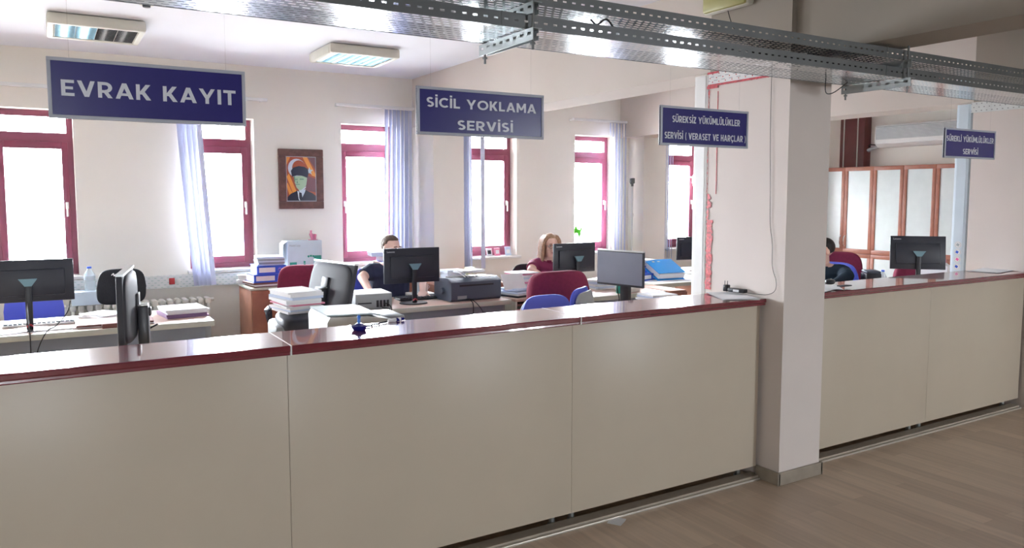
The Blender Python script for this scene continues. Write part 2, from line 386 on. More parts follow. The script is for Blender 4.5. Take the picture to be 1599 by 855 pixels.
# windows
def make_window(i, a, b, y0, z0, z1, handle, simple=False):
    w = thing('window_%d' % i, '', 'window'); del w['label']; del w['category']; w['kind'] = 'structure'
    w.location = (a, y0, z0); W = b-a; H = z1-z0; fw = .05
    f = MB().bb(0, fw, 0, .06, 0, H).bb(W-fw, W, 0, .06, 0, H).bb(fw, W-fw, 0, .06, 0, fw+.01).bb(fw, W-fw, 0, .06, H-.055, H)
    if simple:
        f.bb(W/2-.03, W/2+.03, 0, .06, fw, H-.05); f.build('window_frame', 'win', w, False)
        MB().bb(fw, W-fw, .03, .036, fw, H-.05).build('pane', 'glass', w, False); return w
    zt = H-.215                                            # transom
    f.bb(fw, W-fw, 0, .06, zt-.08, zt+.02)
    f.build('window_frame', 'win', w, True)
    s = MB().bb(fw-.008, fw+.045, -.018, .04, .045, zt-.06, .004).bb(W-fw-.045, W-fw+.008, -.018, .04, .045, zt-.06, .004)
    s.bb(fw+.045, W-fw-.045, -.018, .04, .045, .115, .004).bb(fw+.045, W-fw-.045, -.018, .04, zt-.125, zt-.06, .004)
    sa = s.build('window_sash', 'win', w, True)
    MB().bb(fw+.044, W-fw-.044, .008, .014, .11, zt-.12).build('pane', 'glass', sa, False)
    MB().bb(fw, W-fw, .02, .026, zt+.015, H-.05).build('pane', 'glass', w, False)
    hx = W-fw-.018 if handle > 0 else fw+.018
    MB().bb(hx-.012, hx+.012, -.028, -.018, .60, .66, .003).cone((hx, -.025, .64), (hx, -.055, .64), .008).box((hx, -.055, .59), (.016, .012, .12), bev=.004).build('window_handle', 'white', sa)
    return w
for i, (a, b) in enumerate(WINX):
    make_window(i+1, a+.001, b-.001, 8.15, WZ0+.001, WZ1-.001, -1 if i in (4,) else 1)
    struct('window_sill', MB().bb(a-.03, b+.03, 7.93, 8.0, .90, .93, .006).bb(a+.001, b-.001, 8.0, 8.149, .9301, .9306), 'sill')
for i, (a, b) in enumerate(HALLFILL): make_window(i+9, a+.001, b-.001, HALLY-.2, HZ0+.001, HZ1-.001, 1, True)  # unseen windows behind the camera that let fill light into the hall

# cable trunking along the back wall
for x0, x1, lab in ((-4.9, 3.515, 'patterned white cable trunking along the wall under the left windows'),):
    t = thing('cable_trunking', lab, 'trunking', (x0, 7.99, .775))
    MB().bb(0, x1-x0, -.06, 0, 0, .118, .006).build('trunking_body', 'trunk', t)
    MB().bb(0, x1-x0, -.064, -.06, .114, .120).build('trunking_lid_edge', 'white', t)
    if x0 < 0:
        MB().bb(5.865, 5.915, -.072, -.061, .035, .095, .004).cone((5.89, -.071, .065), (5.89, -.076, .065), .018).build('socket', 'socketred', t, label='red socket')
        MB().bb(5.93, 5.965, -.067, -.061, .045, .085, .003).cone((5.9475, -.066, .065), (5.9475, -.069, .065), .009).build('socket', 'white', t, label='small white socket')

# ---------------------------------------------------------------- counter
def counter_unit(x0, x1, lab, feet=True):
    t = thing('counter_unit', lab, 'counter', (x0, 3.04, 0)); W = x1-x0
    MB().bb(.001, W-.001, 0, .018, .078, 1.024, .0006).build('front_panel', 'laminate', t)
    for q in (.002, W-.02): MB().bb(q, q+.018, .019, .30, .078, 1.024).build('side_panel', 'laminate', t, False)
    MB().bb(.021, W-.021, .02, .29, .5, .518).bb(.021, W-.021, .02, .29, .08, .098).build('shelf', 'laminate', t, False)
    MB().bb(.002, W-.002, .26, .275, .001, .077).build('shade_board', 'satin', t, False)  # black board added to stand for the darkness under the unit
    for fx in (.06, W-.06):
        MB().cone((fx, .085, .001), (fx, .085, .079), .016, .014).cone((fx, .085, .0005), (fx, .085, .008), .022).build('foot', 'metal', t)
    return t
for x0, x1, lab in ((-2.0, -.6, 'beige laminate counter unit beyond the left edge of the photo'), (-.6, .79, 'leftmost beige laminate counter panel'), (.79, 2.17, 'second beige laminate counter panel from the left, under the blue pen stand'), (2.17, 3.49, 'beige laminate counter panel just left of the column'), (3.90, 5.19, 'beige laminate counter panel just right of the column'), (5.19, 6.43, 'rightmost beige laminate counter panel')):
    counter_unit(x0, x1, lab)
def worktop(x0, x1, lab):
    t = thing('worktop', lab, 'worktop', (x0, 3.01, 1.0255)); W = x1-x0
    # profiled front lip: two rounded steps
    pr = [(0.004, .014), (0, .018), (0, .034), (.004, .0385), (.345, .0385), (.345, 0), (.008, 0), (.005, .004), (.006, .012)]
    MB().prism([(0, y, z) for y, z in pr], (W, 0, 0)).build('board', 'top', t, True, ang=22)
    return t
worktop(-2.0, .795, 'burgundy counter worktop at the left end')
worktop(.801, 2.198, 'burgundy counter worktop in the middle carrying the blue pen stand')
worktop(2.202, 3.505, 'burgundy counter worktop left of the column, paper at its right end')
worktop(3.875, 6.44, 'burgundy counter worktop right of the column')
for x, l in ((.798, 'pale filler strip in the left worktop joint'), (2.2, 'pale filler strip in the right worktop joint')):
    tag(MB().bb(x-.0028, x+.0028, 3.008, 3.355, 1.026, 1.0648).build('filler_strip', 'white'), l, 'trim')

# ---------------------------------------------------------------- cable trays
def tray(z, lab, bands=False):
    t = thing('cable_tray', lab, 'cable tray', (-3, 2.42, z)); L = 12.3
    MB().add([(0, .002, 0), (L, .002, 0), (L, .323, 0), (0, .323, 0)], [(0, 1, 2, 3)]).build('tray_base', 'mesh', t, False)
    for y in (0, .322):
        MB().bb(0, L, y, y+.0025, -.001, .05).build('side_rail', 'rail', t, False)
    for x in (2.27, 4.41, 6.65, 8.9):
        MB().bb(x, x+.004, -.002, .0, -.003, .052).build('rail_joint', 'darkmetal', t, False)
    for x in ():
        MB().bb(x-.03, x+.03, -.004, .329, -.006, -.003).bb(x-.03, x+.03, .326, .329, -.006, .054).build('strap', 'dustred', t, False)
    return t
tray(2.252, 'lower perforated steel cable tray running above the counter', True)
tray(2.342, 'upper perforated steel cable tray right above the lower one', True)
for x, l in ((-.76, 'left out of frame'), (1.51, 'above the second sign'), (3.78, 'in front of the near column'), (6.05, 'at the right edge')):
    for z, k in ((2.205, 'lower'), (2.297, 'upper')):
        b = thing('tray_bracket', '%s slotted steel tray bracket %s' % (k, l), 'bracket', (x, 2.37, z))
        MB().bb(0, .003, 0, .40, 0, .040).bb(0, .04, 0, .40, .040, .0425).build('channel', 'bracket', b, False)
        MB().bb(.037, .04, 0.02, .40, .004, .040).build('channel_flange', 'bracket', b, False)
    for y in (2.40, 2.757):
        r = thing('threaded_rod', '%s threaded rod holding the cable trays, %s' % ('front' if y < 2.5 else 'rear', l), 'rod', (x+.02, y, 0))
        MB().cone((0, 0, 2.175), (0, 0, ZC), .005, n=8).build('rod', 'darkmetal', r)
        m = MB()
        for z in (2.198, 2.253): m.cone((0, 0, z-.004), (0, 0, z+.003), .010, n=6)
        m.build('nut', 'darkmetal', r)
# loose cables lying in the lower tray
for i in range(9):
    y = 2.62-.022*(i % 6); z = 2.298+.012*(i//3); pts = []; n = 14
    for k in range(n): pts.append((2.45+.07*i+k*(1.0+.06*i)/n, y+.018*math.sin(k*1.3+i), z+.008*math.sin(k*1.7+i*2)))
    tag(MB().tube(pts, .0070, 6, 3).build('tray_cable', 'cable'), 'one of the black cables bundled between the two cable trays', 'cable', 'black cables in the tray')
tag(MB().tube([(1.84, 2.47, 2.33), (1.86, 2.455, 2.31), (1.9, 2.45, 2.335), (1.94, 2.45, 2.30), (1.95, 2.46, 2.27)], .004).build('cable_loop', 'cable'), 'short black cable loop between the trays above the second sign', 'cable')
tag(MB().tube([(3.0, 2.6, 2.262), (3.03, 2.5, 2.30), (3.09, 2.45, 2.335), (3.14, 2.5, 2.31), (3.2, 2.6, 2.265)], .003).build('cable_loop', 'cable'), 'thin black cable loop in the trays left of the column', 'cable')
tag(MB().tube([(3.45, 2.62, 2.25), (3.5, 2.66, 2.20), (3.56, 2.69, 2.185), (3.62, 2.69, 2.20), (3.68, 2.66, 2.25)], .0025).build('cable_loop', 'cable'), 'thin black cable loop hanging under the tray at the column corner', 'cable')

# emergency light on the beam, ceiling sensor
e = thing('emergency_light', 'yellowed emergency light box fixed to the ceiling beam above the tray', 'light', (3.519, 3.34, 2.735))
MB().bb(-.055, 0, -.18, .18, 0, .15, .02).build('housing', 'cream', e)
MB().bb(-.075, -.045, -.165, .165, .006, .142, .02).build('diffuser', 'yellowed', e)
MB().tube([(-.03, 0, .005), (-.03, -.02, -.05), (-.02, -.05, -.12), (-.04, -.2, -.26), (-.1, -.5, -.33)], .0025).build('cable', 'cable', e)
s = thing('ceiling_sensor', 'small cream ceiling sensor at the top edge near the left light', 'sensor', (.622, 5.72, ZC))
MB().lathe([(.055, 0), (.055, -.015), (.045, -.028), (.03, -.03)], n=20).build('base', 'cream', s)
m = MB(); m.lathe([(.026, -.03), (.024, -.042), (.01, -.044)], n=16); m.build('sensor_head', 'char', s)

# hanging signs
def sign(x, lab, lines):
    W, H = .575, .182
    t = thing('hanging_sign', lab, 'sign', (x, 2.742, 1.884))
    MB().bb(0, W, -.004, .004, 0, H).build('panel', 'sign', t, False)
    f = MB(); b = .0105
    f.bb(0, W, -.008, .008, 0, b, .001).bb(0, W, -.008, .008, H-b, H, .001).bb(0, b, -.008, .008, b, H-b, .001).bb(W-b, W, -.008, .008, b, H-b, .001)
    f.build('sign_frame', 'silver', t)
    for s_, a, c_, zb, h in lines:
        words = {}
        for k, (wi, p) in enumerate(line_polys(s_, a*W, c_*W, zb*H, h*H)): words.setdefault(wi, MB()).prism([(u, -.0041, v) for u, v in p], (0, -.0010-.00002*(k % 23), 0))
        for q in words.values(): q.build('lettering', 'letter', t, False)
    for wx in (.06, W-.06): MB().cone((wx, 0, H), (wx, 0, 2.252-1.884), .0006, n=5).build('hanging_wire', 'nylon', t)
    return t
sign(.017, 'navy hanging sign reading EVRAK KAYIT', [('EVRAK KAYIT', .062, .945, .375, .265)])
sign(1.223, 'navy hanging sign reading SİCİL YOKLAMA SERVİSİ', [('SİCİL YOKLAMA', .07, .935, .58, .205), ('SERVİSİ', .30, .74, .13, .205)])
sign(2.444, 'navy hanging sign with small two-line lettering in front of the near column', [('SÜREKSİZ YÜKÜMLÜLÜKLER', .125, .90, .59, .17), ('SERVİSİ ( VERASET VE HARÇLAR )', .045, .975, .17, .17)])
sign(4.745, 'rightmost navy hanging sign with pale glare, before the far right column', [('SÜREKLİ YÜKÜMLÜLÜKLER', .035, .965, .56, .19), ('SERVİSİ', .355, .655, .14, .19)])

# posts / trunking on the columns
def col_post(x, lab, decals=False):
    t = thing('column_trunking', lab, 'trunking', (x, 3.515, 0))
    MB().bb(-.045, .0, .0, .115, .0, 2.39, .003).build('trunk_body', 'lightbox' if decals else 'white', t)
    MB().bb(-.047, -.045, .02, .095, .01, 2.38).build('trunk_lid', 'lightbox' if decals else 'white', t, False)
    if decals:
        for k, (z, mm) in enumerate(((1.245, 'grey'), (1.185, 'blue'), (1.125, 'pink'), (1.065, 'blue'))):
            d = MB().cone((-.0485, .055, z), (-.047, .055, z), .029, n=20).build('sticker', 'paper', t, label='round white sticker')
            MB().box((-.0492, .055+.004*(k % 2), z), (.0012, .022, .02), RX(.5)).build('print', mm, d, False)
            MB().tube([(-.0488, .055+.024*math.cos(a*PI/6), z+.024*math.sin(a*PI/6)) for a in range(13)], .0012, 4, 1).build('print_ring', 'grey', d)
    return t
col_post(3.565, 'white vertical trunking at the inner edge of the near column')
col_post(6.495, 'pale blue vertical trunking with round stickers at the far right column', True)
# peeled red film and printed film on the near column
t = thing('protective_film', 'torn red protective film strip down the inner edge of the near column', 'film', (3.519, 3.44, 0))
m = MB()
rnd = random.Random(3)
def jag(z0, z1, w0, w1, n):
    L = []; R_ = []
    for i in range(n+1):
        z = z0+(z1-z0)*i/n; L.append((z, rnd.uniform(0, .012))); R_.append((z, rnd.uniform(w0, w1)))
    for i in range(n):
        m.add([(-.0015-.001*rnd.random(), .07-L[i][1], L[i][0]), (-.002-.002*rnd.random(), .07-R_[i][1], R_[i][0]), (-.0015-.002*rnd.random(), .07-R_[i+1][1], R_[i+1][0]), (-.0015, .07-L[i+1][1], L[i+1][0])], [(0, 1, 2, 3)])
jag(1.068, 1.50, .045, .062, 34); jag(1.50, 1.66, .012, .045, 12); jag(1.66, 2.30, .004, .013, 40)
m.build('film_strip', 'redtorn', t, False)
MB().bb(-.002, -.0005, -.012, -.007, 1.66, 2.28).build('film_edge', 'redfilm', t, False)
t = thing('printed_film_strip', 'white film strip with red prints wrapped round the top of the near column', 'film', (3.519, 3.03, 2.315))
MB().bb(-.003, 0, .0, .48, .012, .084).build('film_strip', 'film', t, False)
m = MB().bb(-.004, 0, -.005, .484, .0, .012)
for i in range(8): m.box((-.0035, .03+.06*i, .003), (.002, .03, .006), RX(rnd.uniform(-.2, .2)))
m.bb(-.0045, 0, .40, .49, -.014, .004).bb(-.0045, 0, .395, .49, .074, .086)
m.build('red_border', 'redfilm', t, False)
m = MB()
for i in range(9):
    for j in range(3): m.cone((-.0042, .03+.052*i+.02*(j % 2), .024+.024*j), (-.003, .03+.052*i+.02*(j % 2), .024+.024*j), .0038, n=8)
m.build('red_print', 'redfilm', t, False)
t = thing('dotted_trunking', 'white dotted trunking strip round the top of the far right column', 'trunking', (6.449, 2.93, 2.315))
MB().bb(-.012, 0, .0, .58, 0, .082).build('strip', 'dots', t, False)

# wires on near column
cb = thing('hanging_cable', 'thin black cable hanging down the column side to the adapter on the worktop', 'cable', (3.516, 2.95, 0))
MB().tube([(-.004, .07, 2.40), (-.004, .072, 2.3), (-.004, .07, 2.0), (-.004, .06, 1.7), (-.004, .055, 1.5), (-.004, .035, 1.38), (-.004, .03, 1.25), (-.005, .0, 1.17), (-.006, .005, 1.115), (-.015, .05, 1.088), (-.02, .13, 1.083), (-.025, .19, 1.084)], .0016, 6, 5).build('wire', 'cable', cb)
ad = thing('power_adapter', 'black plug adapter lying on the worktop against the column', 'adapter', (3.485, 3.24, 1.0785), .15)
MB().bb(-.02, .02, -.085, .03, 0, .024, .006).build('adapter_body', 'dark', ad)
MB().bb(-.016, .016, .032, .065, 0, .04, .005).build('adapter_plug', 'dark', ad)
MB().cone((-.004, .04, .04), (-.004, .04, .064), .002, n=6).cone((-.004, .058, .04), (-.004, .058, .064), .002, n=6).build('plug_pin', 'dark', ad)
MB().bb(-.0205, -.0202, -.05, -.01, .005, .019).build('adapter_label', 'paper', ad, False)

# ---------------------------------------------------------------- blinds
def blind(x0, x1, stack0, n, dx, sh, zb, lab, extra=None):
    t = thing('vertical_blind', lab, 'blind', (x0, 7.872, 0), 0)
    MB().bb(0, x1-x0, -.02, .025, 2.575, 2.605, .004).bb(0.03, .05, .025, .127, 2.58, 2.60).bb(x1-x0-.05, x1-x0-.03, .025, .127, 2.58, 2.60).build('head_rail', 'white', t)
    xs = [stack0+dx*i for i in range(n)]+(extra or [])
    for i, x in enumerate(xs):
        a = .80+.10*math.sin(i*2.1) if x not in (extra or []) else .5
        w = .089; m = MB(); vv = []; K = 4; J = 5
        for j in range(J+1):
            z = 2.57-(2.57-zb)*j/J
            for k in range(K+1):
                u = (k/K-.5)*w; bow = .008*(1-(2*k/K-1)**2)
                vv.append((x-x0+u*math.cos(a)-bow*math.sin(a)+sh*(j/J)**1.2*(1-.25*i/max(1, n)), u*math.sin(a)*.9+bow*math.cos(a)-.003, z))
        N = K+1
        m.add(vv, [(j*N+k, j*N+k+1, (j+1)*N+k+1, (j+1)*N+k) for j in range(J) for k in range(K)])
        m.add([(a_[0]+.0006, a_[1]+.0008, a_[2]) for a_ in vv], [(j*N+k, (j+1)*N+k, (j+1)*N+k+1, j*N+k+1) for j in range(J) for k in range(K)])
        m.build('slat', 'slat', t)
    return t
blind(-.75, .37, -.70, 5, .045, .0, .80, 'bunched vertical blind left of the leftmost window')
blind(.98, 1.91, 1.085, 5, .044, .12, .79, 'bunched pale vertical blind left of the second window')
blind(2.60, 3.48, 3.16, 7, .046, -.02, .80, 'bunched lilac vertical blind right of the third window, behind the man')
blind(3.93, 4.93, 4.03, 5, .036, .01, .80, 'bunched vertical blind at the fourth window with one stray slat', [4.33])
blind(5.61, 6.49, 6.19, 6, .05, .0, .86, 'bunched vertical blind right of the fifth window')
blind(7.03, 8.0, 7.10, 5, .04, .0, .80, 'bunched vertical blind left of the rightmost window')

# ---------------------------------------------------------------- radiators
def radiator(x0, n, lab):
    t = thing('radiator', lab, 'radiator', (x0, 7.83, 0)); p = .066
    m = MB()
    for y in (-.055, 0, .055): m.box((0, y, .385), (.034, .030, .50), bev=.013)
    m.box((0, 0, .655), (.054, .15, .06), bev=.02); m.box((0, 0, .13), (.054, .15, .06), bev=.02)
    s0 = m.build('section', 'radiator', t); s0.location.x = p/2
    for i in range(1, n):
        c = s0.copy(); C.objects.link(c); c.parent = t; c.location.x = p*(i+.5)
    MB().cone((-.02, 0, .655), (p*n+.03, 0, .655), .017).build('pipe', 'radiator', t)
    MB().bb(0.02, .05, -.04, .04, 0, .1).bb(p*n-.05, p*n-.02, -.04, .04, 0, .1).build('foot', 'radiator', t)
    return t
radiator(.06, 19, 'cream cast radiator under the wall left of the second window')

# ---------------------------------------------------------------- generic office things
def desk(x0, x1, y0, y1, lab, h=.74, mod=True, top='deskwood', side=None, wood=False):
    t = thing('desk', lab, 'desk', ((x0+x1)/2, (y0+y1)/2, 0)); W = (x1-x0)/2; D = (y1-y0)/2
    MB().bb(-W+.012, W-.012, -D+.012, D-.012, h-.026, h, .001).build('desk_top', top, t)
    MB().bb(-W, W, -D, -D+.0118, h-.04, h, .003).bb(-W, W, D-.0118, D, h-.04, h, .003).bb(-W, -W+.0118, -D+.012, D-.012, h-.04, h, .003).bb(W-.0118, W, -D+.012, D-.012, h-.04, h, .003).build('edge_band', 'deskedge', t)
    if mod: MB().bb(-W+.06, W-.06, -D+.05, -D+.068, .22, h-.031, .002).build('modesty_panel', 'panel', t)
    for s_ in (-1, 1):
        x = s_*(W-.035)
        if wood: MB().bb(x-.012, x+.012, -D+.03, D-.03, 0, h-.031).build('side_panel', 'cabside', t)
        else: MB().bb(x-.025, x+.025, -D+.10, -D+.16, .03, h-.031, .004).bb(x-.02, x+.02, D-.16, D-.10, .03, h-.031, .004).bb(x-.03, x+.03, -D+.04, D-.04, 0, .03, .004).build('leg', 'grey', t)
    return t
desk(-1.3, 1.02, 5.93, 6.70, 'long desk with grey modesty panel at the left, carrying a monitor and folders')
desk(1.98, 3.47, 5.78, 6.48, 'desk with grey modesty panel in front of the man in navy')
desk(3.98, 5.05, 5.55, 6.25, 'desk in front of the woman in plum')
desk(5.34, 6.35, 6.02, 6.80, 'pale topped desk with blue binders by the white trunking', top='paper', mod=False, wood=True)
desk(-.5, .96, 3.47, 4.20, 'desk hidden behind the counter under the edge-on monitor')
desk(.98, 2.30, 3.47, 4.08, 'desk hidden behind the counter under the white laser printer')
desk(.98, 1.75, 4.16, 5.05, 'desk behind the white laser printer under the tilted monitor')
desk(3.78, 4.75, 4.45, 5.15, 'low table behind the counter under the grey-screened monitor', mod=False)
desk(6.02, 7.9, 3.9, 4.5, 'desk behind the right counter under the black monitor')

def monitor(x, y, z, rz, lab, w=.52, h=.31, zc=.33, tilt=0, kind='thin', logo=True, dark='char', group=None):
    """local: back faces -Y, screen faces +Y"""
    t = thing('monitor', lab, 'monitor', (x, y, z), rz, group)
    R = RX(tilt); c = Vector((0, .05 if kind == 'thin' else .02, zc))
    def P(a, b, d): return R @ Vector((a, b, d)) + c
    if kind == 'thin':
        hs = MB().box(P(0, 0, 0), (w, .022, h), R, .004).box(P(0, -.020, -.01), (w*.8, .026, h*.62), R, .008).build('housing', dark, t)
        MB().box(P(0, -.013, -.12), (w*.22, .006, .006), R).build('port_strip', 'dark', hs)
    else:
        def fn(p): return Vector((p.x, min(p.y, .006) if p.y > 0 else p.y*(1-.45*abs(p.x)/(w/2)), p.z))
        hs = MB().box(P(0, .004, 0), (w, .026, h), R, .005).sup(P(0, -.008, 0), (w/2*.99, .036, h/2*.98), .5, .5, rot=R, fn=fn).build('housing', 'satin', t)
        MB().box(P(0, .002, h/2+.003), (w*.99, .030, .010), R).build('silver_edge', 'metal', hs)
        MB().box(P(.0, -.046, .02), (.075, .012, .075), R, .003).build('mount_plate', 'dark', hs)
    MB().box(P(0, .0175 if kind == 'thick' else .0117, .004), (w-.016, .001, h-.026), R).build('screen', 'screen', t, False)
    MB().box(P(0, .0180 if kind == 'thick' else .0122, -h/2+.006), (w-.01, .002, .010), R).build('bezel', 'dark', t, False)
    if kind == 'thin':
        MB().box((0, -.005, zc/2+.01), (.042, .022, zc-.0), bev=.006).build('stand_neck', 'dark', t)
        MB().add([(-.055, -.034, zc+.02), (.055, -.034, zc+.02), (.02, -.034, zc-.03), (-.02, -.034, zc-.03), (-.055, -.02, zc+.02), (.055, -.02, zc+.02), (.02, -.02, zc-.03), (-.02, -.02, zc-.03)], [(0, 1, 2, 3), (4, 5, 6, 7), (0, 1, 5, 4), (2, 3, 7, 6), (0, 3, 7, 4), (1, 2, 6, 5)]).build('neck_mount', 'tealm', t, False)
        MB().sup((0, .02, .006), (.12, .10, .006), .3, .9).build('stand_base', 'dark', t)
        MB().tube([(-.018, -.017, .03), (0, -.02, .045), (.018, -.017, .03)], .006).build('cable_clip', 'redfilm', t)
    else:
        MB().box((0, -.047, zc*.5), (.085, .045, zc), bev=.006).box((0, -.055, zc-.03), (.05, .05, .04), bev=.006).build('stand_neck', 'dark', t)
        MB().box((0, -.047, zc+.003), (.08, .04, .006), bev=.002).build('stand_cap', 'metal', t)
        MB().box((0, -.02, .008), (.22, .20, .016), bev=.005).build('stand_base', 'dark', t)
        MB().tube([(.05, -.10, zc-.1), (.08, -.04, zc-.16), (.07, -.05, .06), (.05, -.02, .02)], .004).build('cable', 'cable', t)
    if logo:
        p = P(-w/2+.06, -.0115, h/2-.028)
        o = text('logo', 'Lenovo', .022, 'logo', hs, p, (PI/2+tilt, 0, 0), offset=.0002, width=.068)
    return t
monitor(-.13, 6.10, .74, 0, 'black monitor on the left desk, cut by the left edge of the photo', w=.54, h=.285, zc=.335)
monitor(.315, 3.90, .74, 1.40, 'black monitor seen edge-on just behind the left counter', w=.50, h=.315, zc=.41, kind='thick', logo=False)
monitor(1.50, 4.75, .74, -1.36, 'black monitor tilted back behind the white laser printer', w=.50, h=.31, zc=.335, kind='thick', tilt=-.22, logo=False)
monitor(2.63, 5.98, .74, -.03, 'black monitor in front of the man in navy', w=.50, h=.295, zc=.322)
monitor(4.30, 5.95, .74, .06, 'black monitor in front of the woman in plum', w=.50, h=.28, zc=.32)
monitor(4.03, 4.95, .74, 1.78, 'monitor with its blank grey screen towards the counter', w=.48, h=.285, zc=.315, kind='thick', logo=False)
monitor(6.76, 6.9, .74, -.2, 'black monitor half hidden behind the white vertical trunking', w=.48, h=.28, zc=.27)
monitor(7.04, 4.26, .74, -.80, 'black monitor standing behind the right counter', w=.48, h=.315, zc=.37, tilt=-.12)
desk(6.45, 7.4, 6.6, 7.3, 'desk beyond the white vertical trunking under a black monitor')

# office chairs ---------------------------------------------------------------
def chair_base(t, sh=.44):
    m = MB()
    for k in range(5):
        a = 2*PI*k/5+.3; m.box((.15*math.cos(a), .15*math.sin(a), .09), (.30, .04, .03), RZ(a), .008)
    m.build('star_base', 'dark', t)
    for k in range(5):
        a = 2*PI*k/5+.3; x, y = .285*math.cos(a), .285*math.sin(a)
        MB().cone((x-.02*math.sin(a), y+.02*math.cos(a), .03), (x+.02*math.sin(a), y-.02*math.cos(a), .03), .03, n=14).build('caster', 'dark', t)
    MB().cone((0, 0, .1), (0, 0, sh-.05), .025).build('gas_column', 'darkmetal', t)
def bent(h, k, top=0.0):
    return lambda p: Vector((p.x*(1-top*max(0, p.z/h)), p.y+k*p.x*p.x+.04*math.sin(p.z/h*1.2), p.z))
def big_chair(x, y, rz, lab, zb=.52, zt=1.075, w=.52, col='burg', arms=True, d=.055):
    """local: backrest at -Y, sitter looks to +Y"""
    t = thing('office_chair', lab, 'chair', (x, y, 0), rz); chair_base(t)
    MB().sup((0, .02, .45), (w/2, .25, .055), .5, .45).build('seat', col, t)
    MB().sup((0, -.25, (zb+zt)/2), (w/2, d, (zt-zb)/2), .38, .40, 32, 22, fn=bent((zt-zb)/2, .35, .10)).build('backrest', col, t)
    MB().box((0, -.27, .45), (.07, .03, .28), bev=.01).build('back_bar', 'dark', t)
    if arms:
        for s_ in (-1, 1):
            MB().tube([(s_*.24, -.02, .42), (s_*.29, -.06, .50), (s_*.295, -.10, .62), (s_*.295, -.04, .665), (s_*.295, .12, .67), (s_*.29, .17, .62), (s_*.25, .12, .44)], .016, 8).box((s_*.295, .03, .672), (.055, .24, .03), bev=.013).build('armrest', 'char', t)
    return t
big_chair(1.90, 6.71, 2.80, 'burgundy office chair in front of the wooden cupboard', .50, 1.03, .50)
big_chair(3.37, 5.12, .04, 'large burgundy chair back seen from behind, before the woman', 50*.01, 1.07, .60, arms=False)
big_chair(7.21, 5.32, 2.21, 'burgundy chair behind the dark haired person in the right bay', .5, 1.04, .64, arms=False)
big_chair(7.92, 4.90, -.6, 'burgundy chair showing below the right monitor', .46, .93, .50)
def shell_chair(x, y, rz, lab, zt=1.0, col='bluefab', w=.42, shell='grey', hh=.20):
    t = thing('shell_chair', lab, 'chair', (x, y, 0), rz); chair_base(t, .43)
    MB().sup((0, .02, .44), (w/2, .22, .04), .5, .6).build('seat', col, t)
    zc = zt-hh
    MB().sup((0, -.215, zc), (w/2, .022, hh), .45, .62, 32, 18, fn=bent(hh, .9, .12)).build('backrest', col, t)
    MB().sup((0, -.250, zc-.01), (w/2*.97, .018, hh*.94), .45, .62, 32, 18, fn=bent(hh, .9, .12)).build('back_shell', shell, t, label='plastic shell of the backrest')
    MB().tube([(0, -.26, zc-.1), (0, -.25, .5), (0, -.15, .42), (0, 0, .40)], .02, 8).build('back_bar', 'dark', t)
    return t
shell_chair(2.85, 4.14, PI, 'blue chair with rounded backrest just behind the counter', .985)
shell_chair(3.18, 4.62, .62, 'blue chair with grey shell turned sideways behind the counter', .995, hh=.25)
shell_chair(-.12, 7.1, PI, 'blue chair behind the leftmost monitor', .93)
shell_chair(.525, 7.10, PI+.05, 'black chair backrest behind the left desk with a small white mark', 1.035, 'darkmat', .38, 'dark', hh=.155)
tag(MB().tube([(.44, 7.243, .985), (.455, 7.243, 1.0), (.46, 7.243, .98), (.475, 7.243, .995)], .004).build('squiggle', 'paper'), 'small white clip on the black chair backrest', 'squiggle')  # wavy white tube drawn as a pale mark on the backrest

# paper and files -----------------------------------------------------------------
def stack(x, y, z, rz, w, d, n, lab, mats=('paper',), hs=.006, name='paper_stack', cat='papers', jit=.05, seed=1):
    r = random.Random(seed); t = thing(name, lab, cat, (x, y, z), rz); zz = 0
    for i in range(n):
        h = hs*r.uniform(.6, 1.4); m = mats[i % len(mats)]
        MB().box((r.uniform(-.01, .01), r.uniform(-.01, .01), zz+h/2), (w*r.uniform(.92, 1.0), d*r.uniform(.92, 1), h*.96), RZ(r.uniform(-jit, jit))).build('sheaf' if m.startswith('paper') else 'folder', m, t, False)
        zz += h
    return t, z+zz
def binder(x, y, z, rz, col, lab, w=.29, d=.32, h=.075, tilt=0):
    """lies flat, spine with label faces -Y"""
    t = thing('ring_binder', lab, 'binder', (x, y, z), rz)
    if tilt: t.rotation_euler = (0, tilt, rz)
    MB().bb(-w/2, w/2, -d/2, d/2, 0, .004).bb(-w/2, w/2, -d/2, d/2, h-.004, h).bb(-w/2, w/2, -d/2, -d/2+.004, .004, h-.004).build('cover', col, t, False)
    MB().bb(-w/2+.008, w/2-.014, -d/2+.02, d/2-.015, .0045, h-.008).build('paper_block', 'paper', t, False)
    MB().bb(-w/2+.02, w*.12, -d/2-.001, -d/2, h*.2, h*.8).build('spine_label', 'paper', t, False)
    MB().tube([(w*.28+.014*math.cos(a*PI/6), -d/2-.001, h/2+.014*math.sin(a*PI/6)) for a in range(13)], .0025, 6, 1).build('finger_ring', 'chrome', t)
    return t
# cupboard with files
cp = thing('cupboard', 'low brown wooden cupboard by the wall carrying blue binders', 'cupboard', (1.985, 7.58, 0))
MB().bb(-.40, .40, -.26, .26, .0, .775, .002).build('cupboard_body', 'cabside', cp)
MB().bb(-.41, .41, -.275, .265, .776, .80, .003).build('cupboard_top', 'deskedge', cp)
for s_ in (-1, 1):
    d = MB().bb(-.395*(s_ < 0)+.003*(s_ > 0), -.003*(s_ < 0)+.395*(s_ > 0), -.279, -.262, .05, .77, .002).build('door', 'cab', cp)
    MB().cone((s_*.04, -.28, .5), (s_*.04, -.30, .5), .009).build('knob', 'chrome', d)
_, z = stack(1.72, 7.46, .801, .1, .26, .30, 3, 'brown and white folders at the bottom of the pile on the cupboard', ('brownfolder', 'paper'), .014)
binder(1.76, 7.47, z+.001, .05, 'blue', 'blue binder with white spine label, lowest of the pile on the cupboard', w=.31, d=.30)
